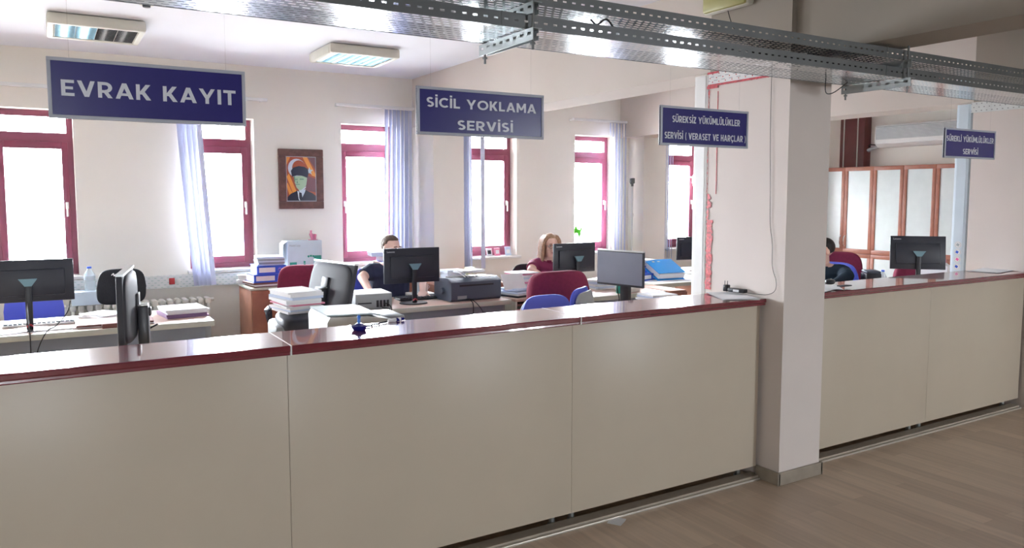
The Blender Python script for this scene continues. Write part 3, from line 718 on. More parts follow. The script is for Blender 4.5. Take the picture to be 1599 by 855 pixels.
binder(1.78, 7.48, z+.078, .0, 'blue', 'blue binder with white spine label, second of the pile on the cupboard', w=.27, d=.30)
stack(1.80, 7.48, z+.155, -.12, .25, .28, 5, 'thick grey document bundle on top of the blue binders', ('paperb', 'panel'), .015, seed=4)
stack(1.64, 7.66, .801, .6, .12, .2, 5, 'loose papers beside the binders on the cupboard edge', ('paper',), .02, seed=8)
bx = thing('paper_carton', 'white carton printed with green shapes leaning on the wall behind the chair', 'box', (2.19, 7.76, .801), .04)
MB().bb(-.175, .175, -.09, .09, 0, .40, .002).build('carton', 'lightbox', bx)
MB().add([(-.175, -.09, .4), (-.215, -.08, .37), (-.225, -.06, .2), (-.215, .05, .2), (-.205, .08, .37), (-.175, .09, .4)], [(0, 1, 2, 3, 4, 5)]).build('flap', 'paper', bx, False)
m = MB().bb(-.155, -.085, -.0915, -.0902, .10, .19)
for i in range(14):
    if i in (5, 6): continue
    a0 = .35+i*.36; a1 = a0+.30
    for rr in ((.058, .078),):
        m.add([(.06+rr[0]*math.cos(a0), -.0915, .18+rr[0]*math.sin(a0)), (.06+rr[1]*math.cos(a0), -.0915, .18+rr[1]*math.sin(a0)), (.06+rr[1]*math.cos(a1), -.0915, .18+rr[1]*math.sin(a1)), (.06+rr[0]*math.cos(a1), -.0915, .18+rr[0]*math.sin(a1))], [(0, 1, 2, 3)])
m.bb(.09, .165, -.0915, -.0902, .16, .25)
m.build('print', 'teal', bx, False)
text('lettering', 'MultiCopy', .025, 'grey', bx, (-.10, -.0912, .355), (PI/2, 0, 0), width=.11)
pk = thing('pink_puncher', 'pink plastic stapler standing on the white carton', 'stapler', (2.29, 7.75, 1.202), .2)
MB().box((0, 0, .035), (.02, .05, .07), RY(-.35), .006).box((.03, .0, .03), (.018, .05, .06), RY(.2), .006).build('handle', 'pinkpaper', pk)
MB().box((-.01, 0, .075), (.012, .03, .05), RY(.1), .005).bb(-.03, .05, -.025, .025, 0, .006).build('base', 'pinkpaper', pk)
# low cabinet behind the man with blue binders
lc = thing('low_cabinet', 'low cabinet behind the man carrying blue and white files', 'cabinet', (2.98, 7.55, 0))
MB().bb(-.29, .29, -.25, .25, 0, .79, .003).build('cabinet_body', 'cabside', lc); MB().bb(-.285, .285, -.268, -.252, .03, .77, .002).build('door', 'cab', lc)
_, z = stack(3.05, 7.5, .791, .05, .30, .33, 6, 'papers and folders on the low cabinet behind the man', ('paper', 'paperb', 'brownfolder'), .03, seed=5)
binder(3.08, 7.5, z+.001, .1, 'blue', 'blue binder on top of the files behind the man', h=.06)
stack(2.9, 7.5, z+.064, -.2, .2, .25, 2, 'bluish papers on the blue binder behind the man', ('paperb',), .02, seed=6)

# things on the left desk
def keyboard(x, y, z, rz, lab, col='dark', keys='char'):
    t = thing('keyboard', lab, 'keyboard', (x, y, z), rz)
    MB().box((0, 0, .009), (.44, .15, .018), RX(.04), .005).build('keyboard_body', col, t)
    m = MB()
    for r_ in range(5):
        for k in range(15): m.box((-.2+.0285*k, -.052+.025*r_, .0215+.001*r_), (.023, .020, .008), None, .002, 1)
    m.build('keycaps', keys, t); return t
keyboard(-.08, 6.36, .742, .02, 'grey-white keyboard behind the leftmost monitor', 'white', 'navyplastic')
stack(-.10, 6.10, .7405, .1, .5, .16, 2, 'loose papers around the foot of the leftmost monitor', ('paper',), .003, seed=2)
stack(.38, 6.16, .741, -.04, .52, .32, 4, 'pinkish brown document folders in the middle of the left desk', ('brownfolder', 'paper', 'brownfolder', 'brownfolder'), .006, seed=3)
stack(.86, 6.33, .741, .12, .30, .34, 5, 'white papers on purple folders at the right end of the left desk', ('purplefolder', 'purplefolder', 'paper', 'paper', 'paper'), .012, seed=9)
stack(.34, 6.50, .741, .5, .22, .3, 4, 'crumpled white papers beside the keyboard on the left desk', ('paper',), .007, seed=10, jit=.3)
wl = tag(MB().bb(-.07, .07, -.03, .03, 0, .032, .006).build('wallet', 'brownfolder'), 'small dark brown wallet at the front edge of the left desk', 'wallet'); wl.location = (.36, 5.97, .7405)
tag(MB().tube([(-.14, 6.08, .93), (-.135, 5.95, .80), (-.13, 5.92, .745), (-.13, 5.90, .60), (-.13, 5.9, .4)], .0035).build('monitor_cable', 'cable'), 'black cable falling straight from the leftmost monitor', 'cable')
tag(MB().tube([(.11, 6.08, .93), (.09, 6.03, .86), (.02, 5.98, .78), (-.04, 5.92, .748), (-.10, 5.905, .6), (-.11, 5.9, .4)], .0035).build('monitor_cable', 'cable'), 'black cable curving from the right of the leftmost monitor over the desk edge', 'cable')
lb = tag(MB().bb(-.12, .12, -.09, .09, 0, .115, .004).bb(-.122, .122, -.092, .092, .09, .118, .002).build('carton', 'lightbox'), 'pale blue box on the radiator under a clear bottle', 'box'); lb.location = (.27, 7.80, .688)
def bottle(x, y, z, lab, h=.2, r=.033, band='blue'):
    t = thing('water_bottle', lab, 'bottle', (x, y, z))
    MB().lathe([(r*.9, 0), (r, .008), (r, h*.35), (r*.93, h*.4), (r, h*.45), (r, h*.68), (r*.4, h*.88), (r*.36, h*.93)], n=18).build('bottle_body', 'clear', t)
    MB().lathe([(r*1.01, h*.46), (r*1.01, h*.64)], n=18).build('bottle_label', band, t)
    MB().lathe([(r*.42, h*.93), (r*.42, h), (r*.3, h*1.005)], n=14).build('bottle_cap', 'blue', t); return t
bottle(.30, 7.79, .807, 'clear water bottle with blue cap on the pale blue box', .215, .045, 'lightbox')

# white laser printer
lp = thing('laser_printer', 'large pale laser printer right behind the counter', 'printer', (1.39, 3.78, .741), -.05)
pts = []
prof = [(-.25, 0), (-.25, .30), (-.235, .325), (-.05, .318), (.05, .300), (.13, .275), (.22, .25), (.25, .20), (.25, 0)]
MB().prism([(x, -.19, z) for x, z in prof], (0, .38, 0)).build('printer_body', 'printergrey', lp, True, ang=50)
MB().prism([(-.245, -.17, .327), (-.03, -.17, .324), (.02, -.17, .312), (.02, .17, .312), (-.03, .17, .324), (-.245, .17, .327)], (0, 0, .008)).build('top_cover', 'printertop', lp, False)
MB().bb(.03, .17, -.12, .12, .272, .300, .01).build('output_tray', 'grey', lp)
MB().bb(-.17, -.10, -.1915, -.185, .02, .17, .01).build('vent_recess', 'char', lp)
MB().sup((.06, -.185, .17), (.18, .012, .085), .5, .6).build('front_door', 'printergrey', lp)
# inkjet behind it, with papers
ij = thing('copier', 'grey and black desktop copier left of the white laser printer', 'printer', (1.22, 4.36, .741), -.12)
MB().bb(-.17, .17, -.17, .17, 0, .20, .025).build('copier_body', 'grey', ij)
MB().sup((.02, -.02, .195), (.16, .19, .055), .4, .5).build('copier_lid', 'char', ij)
stack(1.20, 4.40, .993, .15, .21, .27, 10, 'white papers with a pink sheet piled on the grey copier', ('paper', 'paperb', 'paper', 'paper', 'pinkpaper', 'paper'), .014, seed=12, jit=.12)

# items on the man's desk
pc = thing('desktop_computer', 'flat grey desktop computer at the left end of the man desk, white sheet on top', 'computer', (2.22, 5.95, .741), -.08)
MB().bb(-.15, .15, -.13, .18, 0, .125, .004).build('computer_case', 'grey', pc)
MB().bb(-.155, .145, -.135, .17, .1255, .132).build('cover_sheet', 'paper', pc, False)
m = MB()
for i in range(4): m.bb(.02+.028*i, .04+.028*i, -.133, -.130, .02, .075, .001)
m.bb(-.13, -.02, -.132, -.130, .05, .06); m.build('port', 'dark', pc)
MB().tube([(.05, -.135, .04), (.06, -.17, .02), (.12, -.19, .0), (.14, -.20, -.08), (.16, -.195, -.2)], .004).tube([(.09, -.135, .05), (.12, -.18, .03), (.13, -.20, -.05), (.12, -.20, -.3)], .004).build('cable', 'cable', pc)
keyboard(2.80, 6.24, .742, 0, 'black keyboard under the hands of the man')
dm = thing('dot_matrix_printer', 'blue-grey dot matrix printer on the right of the man desk', 'printer', (3.18, 6.07, .741), .03)
MB().prism([(x, y, z) for x, y, z in ((-.25, -.15, 0), (-.25, -.17, .02), (-.25, -.17, .165), (-.25, -.10, .198), (-.25, .12, .185), (-.25, .15, .15), (-.25, .15, 0))], (.5, 0, 0)).build('printer_body', 'navyplastic', dm, True, ang=30)
MB().bb(-.19, .19, -.085, .05, .188, .201, .004).build('paper_bay', 'dark', dm)
MB().bb(-.17, .17, -.174, -.168, .128, .142).build('front_slot', 'dark', dm)
MB().cone((-.252, -.02, .085), (-.275, -.02, .085), .03).build('platen_knob', 'navyplastic', dm)
MB().bb(-.19, -.10, -.173, -.170, .02, .048).build('badge', 'grey', dm, False)
m = MB()
for x in (-.08, -.05, .02, .05): m.box((x, -.03, .222), (.008, .17, .003), RX(.25))
m.build('paper_guide', 'paper', dm)
stack(3.24, 6.13, .965, .25, .26, .14, 3, 'fanned white sheets lying on the dot matrix printer', ('paper',), .006, seed=15, jit=.25)
tag(MB().tube([(3.08, 5.9, .76), (3.08, 5.775, .74), (3.08, 5.77, .6), (3.09, 5.77, .4)], .0045).build('printer_cable', 'cable'), 'black cable hanging from the dot matrix printer over the desk edge', 'cable')
tag(MB().tube([(3.10, 5.9, .76), (3.11, 5.775, .74), (3.19, 5.77, .62), (3.22, 5.77, .4)], .0035).build('printer_cable', 'cable'), 'thin second cable slanting down from the dot matrix printer', 'cable')
b_ = tag(MB().bb(-.11, .11, -.09, .09, 0, .03, .003).build('document_tray', 'paper'), 'white document tray between monitor and dot matrix printer', 'tray'); b_.location = (2.88, 6.42, .741)
for x, y, mm, l, r_, h_ in ((2.86, 6.40, 'clear', 'clear tea glass in the white tray', .028, .10), (2.93, 6.42, 'deskwood', 'brown cup beside the tea glass', .03, .08)):
    c_ = thing('cup', l, 'cup', (x, y, .772)); MB().lathe([(r_*.8, 0), (r_*.85, .01), (r_, h_), (r_*.93, h_), (r_*.75, .012)], n=16).build('cup_body', mm, c_)
    MB().tube([(r_*.9, 0, h_*.75), (r_*1.5, 0, h_*.6), (r_*.88, 0, h_*.35)], .003).build('cup_handle', mm, c_)
# shelves behind printer
sc = thing('side_cabinet', 'small side cabinet with files on it, behind the dot matrix printer', 'cabinet', (3.62, 7.12, 0))
MB().bb(-.33, .42, -.25, .25, .0, .76, .003).build('cabinet_body', 'cabside', sc); MB().bb(-.32, .41, -.266, -.252, .03, .75, .002).build('door', 'cab', sc)
c1 = tag(MB().bb(-.10, .10, -.09, .09, 0, .135, .003).bb(-.102, .102, -.092, .092, .10, .138, .002).build('carton', 'lightbox'), 'pale blue carton on the side cabinet under the second sign', 'box'); c1.location = (3.53, 7.05, .761)
c2 = tag(MB().bb(-.04, .04, -.04, .04, 0, .155, .003).bb(-.041, .041, -.041, .041, .12, .158, .001).build('carton', 'yellowbox'), 'small pale yellow carton beside the pale blue carton', 'box'); c2.location = (3.70, 7.0, .761)
# shelf unit right of the man's desk
su = thing('file_shelf', 'small open shelf with papers between the man desk and the burgundy chair', 'shelf', (3.74, 5.98, 0))
MB().bb(-.23, .23, -.2, .2, .715, .74, .002).build('shelf_top', 'deskwood', su)
MB().bb(-.23, .23, -.2, .2, .56, .58, .002).build('shelf_board', 'deskwood', su)
for q in (-.23, .215): MB().bb(q, q+.015, -.2, .2, 0, .714).build('side_panel', 'deskedge', su)
MB().bb(-.214, .214, .19, .198, 0, .714).build('back_panel', 'brownfolder', su)
stack(3.72, 5.95, .581, 0, .36, .3, 5, 'folders stacked inside the small open shelf', ('brownfolder', 'paper', 'pinkpaper', 'dark'), .02, seed=21)
_, z = stack(3.68, 6.0, .741, .3, .32, .28, 3, 'black and white folders at the bottom of the pile on the open shelf', ('dark', 'paper', 'paperb'), .012, seed=22)
o_ = thing('document_folder', 'open white and blue folder lying on the pile beside the dot matrix printer', 'folder', (3.62, 5.98, z+.006), .1)
MB().box((-.02, -.01, .085), (.24, .004, .15), RX(-.45)).build('cover', 'paper', o_, False); MB().box((.05, .04, .012), (.24, .22, .02), RZ(.2)).build('papers', 'paperb', o_, False)
stack(3.80, 6.16, .78, -.2, .24, .24, 12, 'tall untidy paper pile with red edged sheets beside the woman', ('paper', 'paperb', 'paper', 'paper', 'pinkpaper', 'paper'), .014, seed=23, jit=.3)
for i in range(3):
    tag(MB().tube([(3.93+.01*i, 5.85, .83-.02*i), (3.955, 5.80-.01*i, .78), (3.96+.008*i, 5.77, .66), (3.95, 5.77, .45)], .004).build('loose_cable', 'cable'), 'one of the tangled cables beside the small open shelf', 'cable', 'tangled cables by the open shelf')
# woman's desk extras
stack(4.66, 6.05, .741, .2, .26, .22, 5, 'loose white papers right of the woman monitor', ('paper', 'paperb'), .02, seed=31, jit=.3)
ph = thing('telephone', 'white desk telephone right of the woman monitor', 'telephone', (4.74, 5.74, .741), .3)
MB().box((0, 0, .025), (.17, .19, .05), RX(.12), .01).build('telephone_body', 'white', ph); MB().box((-.055, 0, .075), (.045, .2, .035), None, .014).build('handset', 'white', ph)
cu = thing('mug', 'green mug on the woman desk behind the grey-screened monitor', 'mug', (4.56, 5.63, .741)); MB().lathe([(.032, 0), (.036, .01), (.036, .085), (.031, .085), (.030, .01)], n=18).build('mug_body', 'teal', cu)
MB().tube([(.034, 0, .07), (.06, 0, .055), (.034, 0, .02)], .005).build('mug_handle', 'teal', cu)
stack(4.10, 4.60, .741, .1, .25, .22, 9, 'spread newspapers and papers on the low table behind the blue chair', ('paper', 'paperb', 'paper'), .016, seed=33, jit=.35)
stack(4.98, 5.15, .0, 0, .2, .25, 3, 'files on the floor by the woman desk', ('paper', 'blue'), .05, seed=34)
# printer unit / binders on pale desk
binder(5.50, 6.50, .741, .25, 'blue', 'dark blue binder lying under the other binders on the pale desk', h=.07)
binder(5.53, 6.66, .812, .1, 'blue', 'blue binder lying behind the sky blue one on the pale desk', h=.07)
stack(5.6, 6.62, .883, .05, .36, .26, 3, 'white and blue folder bundle on top of the binders', ('paper', 'paperb', 'paper'), .025, seed=36)
sb = thing('ring_binder', 'bright sky blue binder sloping on the pale desk', 'binder', (5.79, 6.38, .765), -.1); sb.rotation_euler = (-.0, .0, -.1)
Rb = RX(.42)
MB().box((0, 0, .115), (.36, .30, .005), Rb).build('cover', 'skyblue', sb, False)
MB().box((0, .0, .075), (.34, .28, .055), Rb).build('paper_block', 'paper', sb, False)
MB().box((-.01, .0, .036), (.36, .30, .005), Rb).build('cover', 'skyblue', sb, False)
MB().box((-.09, .09, .158), (.03, .02, .004), Rb).box((-.02, .09, .158), (.03, .02, .004), Rb).build('cover_slot', 'paper', sb, False)
bs = thing('letter_tray', 'black and grey letter tray stack at the edge of the pale desk', 'tray', (6.24, 5.76, 0), .1)
MB().bb(-.16, .16, -.2, .2, 0, .52, .004).build('tray_stand', 'grey', bs)
for k in range(3):
    z = .53+.07*k; MB().bb(-.16, .16, -.2, .2, z, z+.006).bb(-.16, -.154, -.2, .2, z, z+.055).bb(.154, .16, -.2, .2, z, z+.055).bb(-.16, .16, .194, .2, z, z+.055).build('tray', 'dark', bs, False)
binder(5.10, 5.30, .0, .0, 'blue', 'white and blue binder standing under the woman desk side', h=.3, d=.3, w=.1)
for k_, (x_, y_) in enumerate(((4.90, 5.40),)):
    pd = thing('drawer_pedestal', 'wooden drawer pedestal at the end of the woman desk', 'drawers', (5.20, 5.80, 0))
    MB().bb(-.10, .12, -.25, .25, 0, .735, .003).build('pedestal_body', 'cabside', pd)
    for k in range(3):
        d_ = MB().bb(-.095, .115, -.268, -.251, .03+.235*k, .25+.235*k, .002).build('drawer', 'cab', pd); MB().bb(-.03, .05, -.28, -.268, .16+.235*k, .17+.235*k, .002).build('handle', 'chrome', d_)

# pole with hook by the pilaster, clock, plant, photo cards on the sill
po = thing('coat_pole', 'thin white pole with a small metal hook left of the second pilaster', 'pole', (6.50, 7.80, 0))
MB().cone((0, 0, 0), (0, 0, 1.78), .012).lathe([(.12, 0), (.12, .01), (.02, .03)], n=20).lathe([(.02, 1.38), (.02, 1.42)], n=12).build('pole', 'white', po)
MB().box((0, -.01, 1.84), (.05, .03, .07), None, .008).cone((0, 0, 1.77), (0, 0, 1.83), .016).tube([(-.02, 0, 1.80), (-.045, -.01, 1.82), (-.05, -.02, 1.87)], .006).build('hook', 'darkmetal', po)
ck = thing('wall_clock', 'round black rimmed clock half hidden by the white trunking', 'clock', (7.78, 7.86, 1.86))
MB().cone((0, .02, 0), (0, -.02, 0), .16, n=32).build('clock_case', 'white', ck); MB().cone((0, -.02, 0), (0, -.024, 0), .145, n=32).build('clock_face', 'dark', ck)
MB().bb(-.004, .004, -.028, -.026, 0, .10).bb(0, .07, -.028, -.026, -.004, .004).build('hand', 'paper', ck); MB().cone((0, .02, .05), (0, .28, .05), .01).build('hook_arm', 'darkmetal', ck)
pl = thing('potted_plant', 'small green potted plant on the sill of the fifth window', 'plant', (5.80, 8.03, .932))
MB().lathe([(.045, 0), (.06, .10), (.065, .11), (.055, .11), (.04, .02)], n=18).build('plant_pot', 'white', pl)
m = MB()
for i in range(9):
    a = i*.8; l = .10+.03*(i % 3); base = Vector((.01*math.cos(a), .01*math.sin(a), .1)); d = Vector((math.cos(a)*.25, math.sin(a)*.15, 1)).normalized(); s_ = Vector((-math.sin(a), math.cos(a), 0))
    tip = base+d*(l+.09); mid = base+d*(l+.03)
    m.tube([base, base+d*l], .002, 4, 1); m.add([base+d*l*.8, mid+s_*.022, tip, mid-s_*.022], [(0, 1, 2, 3)])
m.build('leaves', 'green', pl, False)
for x, c_, l in ((4.50, 'paper', 'white photo card on the fourth window sill, left'), (4.61, 'pinkpaper', 'red photo card in the middle of the fourth window sill'), (4.76, 'paperb', 'pale photo card on the fourth window sill, right')):
    f_ = thing('photo_card', l, 'photo card', (x, 8.02, .932), .15)
    MB().box((0, 0, .047), (.085 if c_ != 'paperb' else .09, .006, .09 if c_ != 'paperb' else .115), RX(-.18), .002).build('card', c_, f_)
    MB().box((0, -.0045, .047), (.05, .001, .045), RX(-.18)).box((0, .022, .03), (.02, .002, .06), RX(.4)).build('print', 'char' if c_ == 'paper' else 'paper', f_, False)

# framed portrait --------------------------------------------------------------
pf = thing('framed_portrait', 'brown framed portrait of a man in a dark hat hanging between the windows', 'picture', (2.03, 7.985, 1.515))
W, H = .46, .61; b = .075
m = MB().bb(0, W, -.022, .012, 0, b, .006).bb(0, W, -.022, .012, H-b, H, .006).bb(0, b, -.022, .012, b, H-b, .006).bb(W-b, W, -.022, .012, b, H-b, .006)
m.build('picture_frame', 'wood', pf)
m = MB(); g = .006
m.bb(b, W-b, -.012, -.004, b, b+g*1.5).bb(b, W-b, -.012, -.004, H-b-g, H-b).bb(b, b+g, -.012, -.004, b, H-b).bb(W-b-g, W-b, -.012, -.004, b, H-b); m.build('inner_slip', 'silver', pf, False)
pc_ = {'flag': (.40, .085, .04), 'flago': (.80, .32, .06), 'flagd': (.17, .06, .08), 'moon': (.60, .66, .74), 'hat': (.02, .028, .06), 'face': (.42, .58, .40), 'faced': (.16, .30, .22), 'suit': (.012, .016, .04), 'collar': (.66, .74, .82)}
pm = [mat('print_'+k, v, .3) for k, v in pc_.items()]; ix = {k: i for i, k in enumerate(pc_)}
m = MB(); px = lambda u: b+u*(W-2*b); pz = lambda v: b+v*(H-2*b); lay = [0]
def poly(col, pts, y=None):
    lay[0] += 1; m.cm = ix[col]; yy = -.0042-.00022*lay[0]; m.add([(px(u), yy, pz(v)) for u, v in pts], [tuple(range(len(pts)))])
def ell(col, cu, cv, ru, rv, n=24): poly(col, [(cu+ru*math.cos(2*PI*i/n), cv+rv*math.sin(2*PI*i/n)) for i in range(n)])
poly('flag', [(0, 0), (1, 0), (1, 1), (0, 1)])
for q in (((0, .98), (.16, 1), (.02, .80)), ((.02, .55), (.10, .62), (.34, .22), (.22, .18)), ((0, .38), (.05, .42), (.22, .16), (.10, .14)), ((.55, 1), (.70, 1), (.98, .62), (.98, .55), (.86, .58))): poly('flago', q)
poly('flagd', [(.7, .58), (1, .5), (1, .2), (.62, .25)]); poly('flagd', [(.72, 1), (1, 1), (1, .70)])
ell('moon', .36, .74, .29, .21); ell('flag', .43, .75, .22, .165)
poly('moon', [(.78+(.13 if i % 2 == 0 else .055)*math.cos(i*PI/5+.3), .68+(.09 if i % 2 == 0 else .04)*math.sin(i*PI/5+.3)) for i in range(10)])
poly('suit', [(.03, 0), (.04, .10), (.14, .17), (.36, .24), (.66, .25), (.88, .18), (.99, .12), (1, 0)])
poly('collar', [(.36, .24), (.40, .05), (.46, 0), (.62, .22), (.64, .28), (.42, .22)])
poly('suit', [(.42, .21), (.50, .19), (.54, .03), (.46, .0), (.42, .08)])
poly('face', [(.25, .56), (.27, .44), (.34, .31), (.42, .25), (.56, .27), (.66, .36), (.69, .47), (.70, .58)])
poly('collar', [(.40, .25), (.46, .21), (.64, .30), (.66, .34), (.50, .26)])
poly('faced', [(.27, .50), (.38, .505), (.38, .485), (.27, .48)]); poly('faced', [(.45, .51), (.58, .51), (.58, .485), (.45, .485)])
poly('faced', [(.30, .385), (.44, .39), (.46, .372), (.30, .37)]); poly('faced', [(.36, .48), (.34, .41), (.39, .405)]); poly('faced', [(.25, .56), (.27, .44), (.30, .42), (.29, .56)])
poly('hat', [(.16, .68), (.20, .55), (.35, .58), (.52, .575), (.70, .53), (.75, .62), (.73, .72), (.62, .77), (.42, .79), (.24, .75)])
m.build('print', pm, pf, False)

# ---------------------------------------------------------------- ceiling lights
def ceiling_light(x, y, lab, lit=4):
    t = thing('ceiling_light', lab, 'ceiling light', (x, y, ZC), 0); w = .63; d = .61; h = .085
    m = MB().bb(0, w, 0, .045, -h, -.004, .016).bb(0, w, d-.045, d, -h, -.004, .016).bb(0, .045, .045, d-.045, -h, -.004, .012).bb(w-.045, w, .045, d-.045, -h, -.004, .012)
    m.build('housing', 'cream', t)
    MB().bb(.04, w-.04, .04, d-.04, -.012, -.002).build('reflector', 'chrome', t, False)
    m = MB()
    for i in range(5):
        xx = .05+(w-.1)*i/4; m.prism([(xx-.012, .045, -.014), (xx+.012, .045, -.014), (xx+.002, .045, -h+.006), (xx-.002, .045, -h+.006)], (0, d-.09, 0))
    for i in range(9):
        yy = .06+(d-.12)*i/8; m.bb(.045, w-.045, yy-.001, yy+.001, -h+.008, -.03)
    m.build('louvre', 'chrome', t, False)
    for i in range(4):
        xx = .05+(w-.1)*(i+.5)/4; MB().cone((xx, .06, -.038), (xx, d-.06, -.038), .018).build('fluorescent_tube', 'tube' if i < lit else 'white', t)
    return t
M['tube'] = mat('cool_white_tube', (.8, .85, .9), .3, emit=(.45, .80, 1.0), estr=5.0)
ceiling_light(.055, 6.36, 'square louvred ceiling light at the top left', 2)
ceiling_light(2.085, 6.42, 'square louvred ceiling light above the second sign')

# ---------------------------------------------------------------- right bay
cbn = thing('wall_cabinet', 'long run of white panelled cabinets with reddish wooden frames on the right wall', 'cabinet', (9.22, 3.695, 0))
L = 3.42; dw = .416
MB().bb(.02, .42, 0, L, 0, 2.03, .002).build('cabinet_body', 'cab', cbn)
n = int(L/dw)
for i in range(n):
    y0 = .045+i*dw
    for z0, z1 in ((.05, .875), (.885, 2.025)):
        d = MB(); s_ = .048
        d.bb(0, .019, y0+.002, y0+dw-.002, z0, z0+s_+.01, .002).bb(0, .019, y0+.002, y0+dw-.002, z1-s_, z1, .002).bb(0, .019, y0+.002, y0+s_, z0+s_, z1-s_, .002).bb(0, .019, y0+dw-s_, y0+dw-.002, z0+s_, z1-s_, .002)
        d = d.build('door', 'cab', cbn); MB().bb(.008, .012, y0+s_-.003, y0+dw-s_+.003, z0+s_, z1-s_+.003).build('door_panel', 'frost', d, False)
        hy = y0+dw-.03 if i % 2 == 0 else y0+.03; hz = z0+.16 if z0 > .5 else z1-.16
        MB().tube([(0, hy, hz-.07), (-.028, hy, hz-.04), (-.028, hy, hz+.04), (0, hy, hz+.07)], .007, 8).build('handle', 'chrome', d)
wd = thing('overhead_cupboard', 'dark red wooden overhead cupboard standing on the white panelled cabinets', 'cupboard', (9.50, 6.58, 2.0315))
MB().bb(.02, .149, 0, .37, 0, .80, .003).build('cupboard_body', 'darkwood', wd)
MB().bb(.0, .019, .0, .09, .01, .79).bb(.0, .019, .115, .30, .01, .79).bb(.0, .019, .325, .37, .01, .79).build('door', 'darkwood', wd, False)
MB().bb(-.002, .019, .095, .11, .0, .80).bb(-.002, .019, .305, .32, 0, .80).build('edge_strip', 'deskedge', wd, False)
ac = thing('air_conditioner', 'white wall mounted air conditioner above the cabinets, pipe at its left', 'air conditioner', (9.648, 5.10, 2.285))
prof = [(0, 0), (-.14, 0), (-.20, .04), (-.215, .10), (-.215, .26), (-.19, .285), (0, .285)]
MB().prism([(x, 0, z) for x, z in prof], (0, 1.28, 0)).build('casing', 'white', ac, True, ang=25)
MB().bb(-.219, -.214, .02, 1.26, .10, .262, .001).build('front_grille', 'grey', ac, False)
m = MB()
for i in range(9): m.bb(-.222, -.218, .03, 1.25, .108+.017*i, .113+.017*i)
m.build('grille_line', 'white', ac, False)
MB().box((-.19, .64, .03), (.01, 1.2, .05), RY(-.9)).build('air_flap', 'white', ac, False)
MB().tube([(-.1, 1.28, .02), (-.1, 1.36, .0), (-.1, 1.44, -.02), (-.06, 1.46, -.03)], .022, 8).build('pipe', 'grey', ac)
MB().tube([(-.11, 1.28, .03), (-.12, 1.40, .045), (-.1, 1.44, .02)], .008, 6).build('cable', 'dark', ac)
for x in (8.15,):
    bp = thing('desktop_printer', 'small black printer on the desk beside the blue capped bottle', 'printer', (6.50, 4.38, .741), -.6)
    MB().bb(-.07, .07, -.07, .07, 0, .20, .012).build('printer_body', 'char', bp); MB().box((0, .0, .212), (.13, .13, .02), RX(.06), .006).build('printer_lid', 'navyplastic', bp); MB().bb(-.05, .05, -.074, -.06, .04, .07).build('paper_slot', 'dark', bp, False)
bottle(6.74, 4.42, .741, 'water bottle with blue cap and label by the black printer', .21, .036)
bpk = thing('marker_pot', 'pink pen pot by the black printer', 'pot', (6.10, 4.22, .741)); MB().lathe([(.022, 0), (.025, .08), (.021, .08), (.018, .01)], n=14).build('pot_body', 'pink', bpk); MB().cone((.004, 0, .02), (.012, 0, .11), .004).build('pen', 'pink', bpk)
wp = thing('paper_box', 'white paper file box right of the right monitor', 'box', (7.52, 4.37, .741), .2)
MB().prism([(-.05, -.12, 0), (-.05, .12, 0), (-.05, .12, .30), (-.05, .04, .34), (-.05, -.12, .22)], (.1, 0, 0)).build('file_box', 'paper', wp, False)
MB().bb(-.04, .04, -.08, .10, .25, .285).build('papers', 'pinkpaper', wp, False)
stack(7.34, 4.10, .741, .4, .22, .3, 3, 'white papers on the desk below the right monitor', ('paper',), .05, seed=41)

# ---------------------------------------------------------------- things on the counter
ps = thing('pen_stand', 'blue chained pen stand on the left part of the burgundy worktop', 'pen stand', (1.15, 3.215, 1.0645))
MB().lathe([(.026, 0), (.034, .010), (.036, .020), (.020, .024), (.012, .03)], n=10).build('stand_base', 'navyglass', ps)
MB().cone((0, 0, .028), (0, 0, .052), .008, .006).sup((0, 0, .056), (.008, .008, .01)).build('pen_socket', 'bluepen', ps)
ch = [(.03, .02), (.045, .045), (.075, .05), (.09, .075), (.12, .078), (.135, .10), (.16, .105), (.18, .12)]
m = MB()
for i in range(len(ch)*3-3):
    a = ch[i//3]; b2 = ch[i//3+1]; t_ = (i % 3)/3; x = a[0]+(b2[0]-a[0])*t_; y = a[1]+(b2[1]-a[1])*t_; m.sup((x, y, .005), (.0062, .0048, .0048), 1, 1, 8, 6)
m.build('bead_chain', 'char', ps)
MB().cone((.185, .122, .007), (.25, .132, .009), .008, .008, 10).build('pen', 'paper', ps); MB().cone((.225, .128, .008), (.268, .135, .009), .009, .006, 10).build('pen_grip', 'navyglass', ps)
def sheet(x, y, z, rz, w, d, lab, n=1, m_='paper'):
    t = thing('paper_sheet', lab, 'paper', (x, y, z), rz); mb = MB()
    for k in range(n):
        vv = []; a = .05*k
        for j in range(7):
            for i in range(7):
                u = (i/6-.5)*w; v = (j/6-.5)*d; vv.append((u*math.cos(a)-v*math.sin(a)+.01*k, u*math.sin(a)+v*math.cos(a), .001+.0016*k+.003*(abs(i-3)/3)**3*(i > 3)))
        mb.add(vv, [(j*7+i, j*7+i+1, (j+1)*7+i+1, (j+1)*7+i) for j in range(6) for i in range(6)]); mb.add([(p[0], p[1], p[2]-.0008) for p in vv], [(j*7+i, (j+1)*7+i, (j+1)*7+i+1, j*7+i+1) for j in range(6) for i in range(6)])
    mb.build('sheet', m_, t); return t
sheet(3.40, 3.16, 1.0645, 1.05, .297, .21, 'white paper sheets on the worktop against the near column', 3)
sheet(4.10, 3.12, 1.0645, .25, .21, .15, 'white papers on the worktop just right of the column', 3)
sheet(4.24, 3.17, 1.0695, .8, .24, .17, 'second white sheet on the papers right of the column', 1)
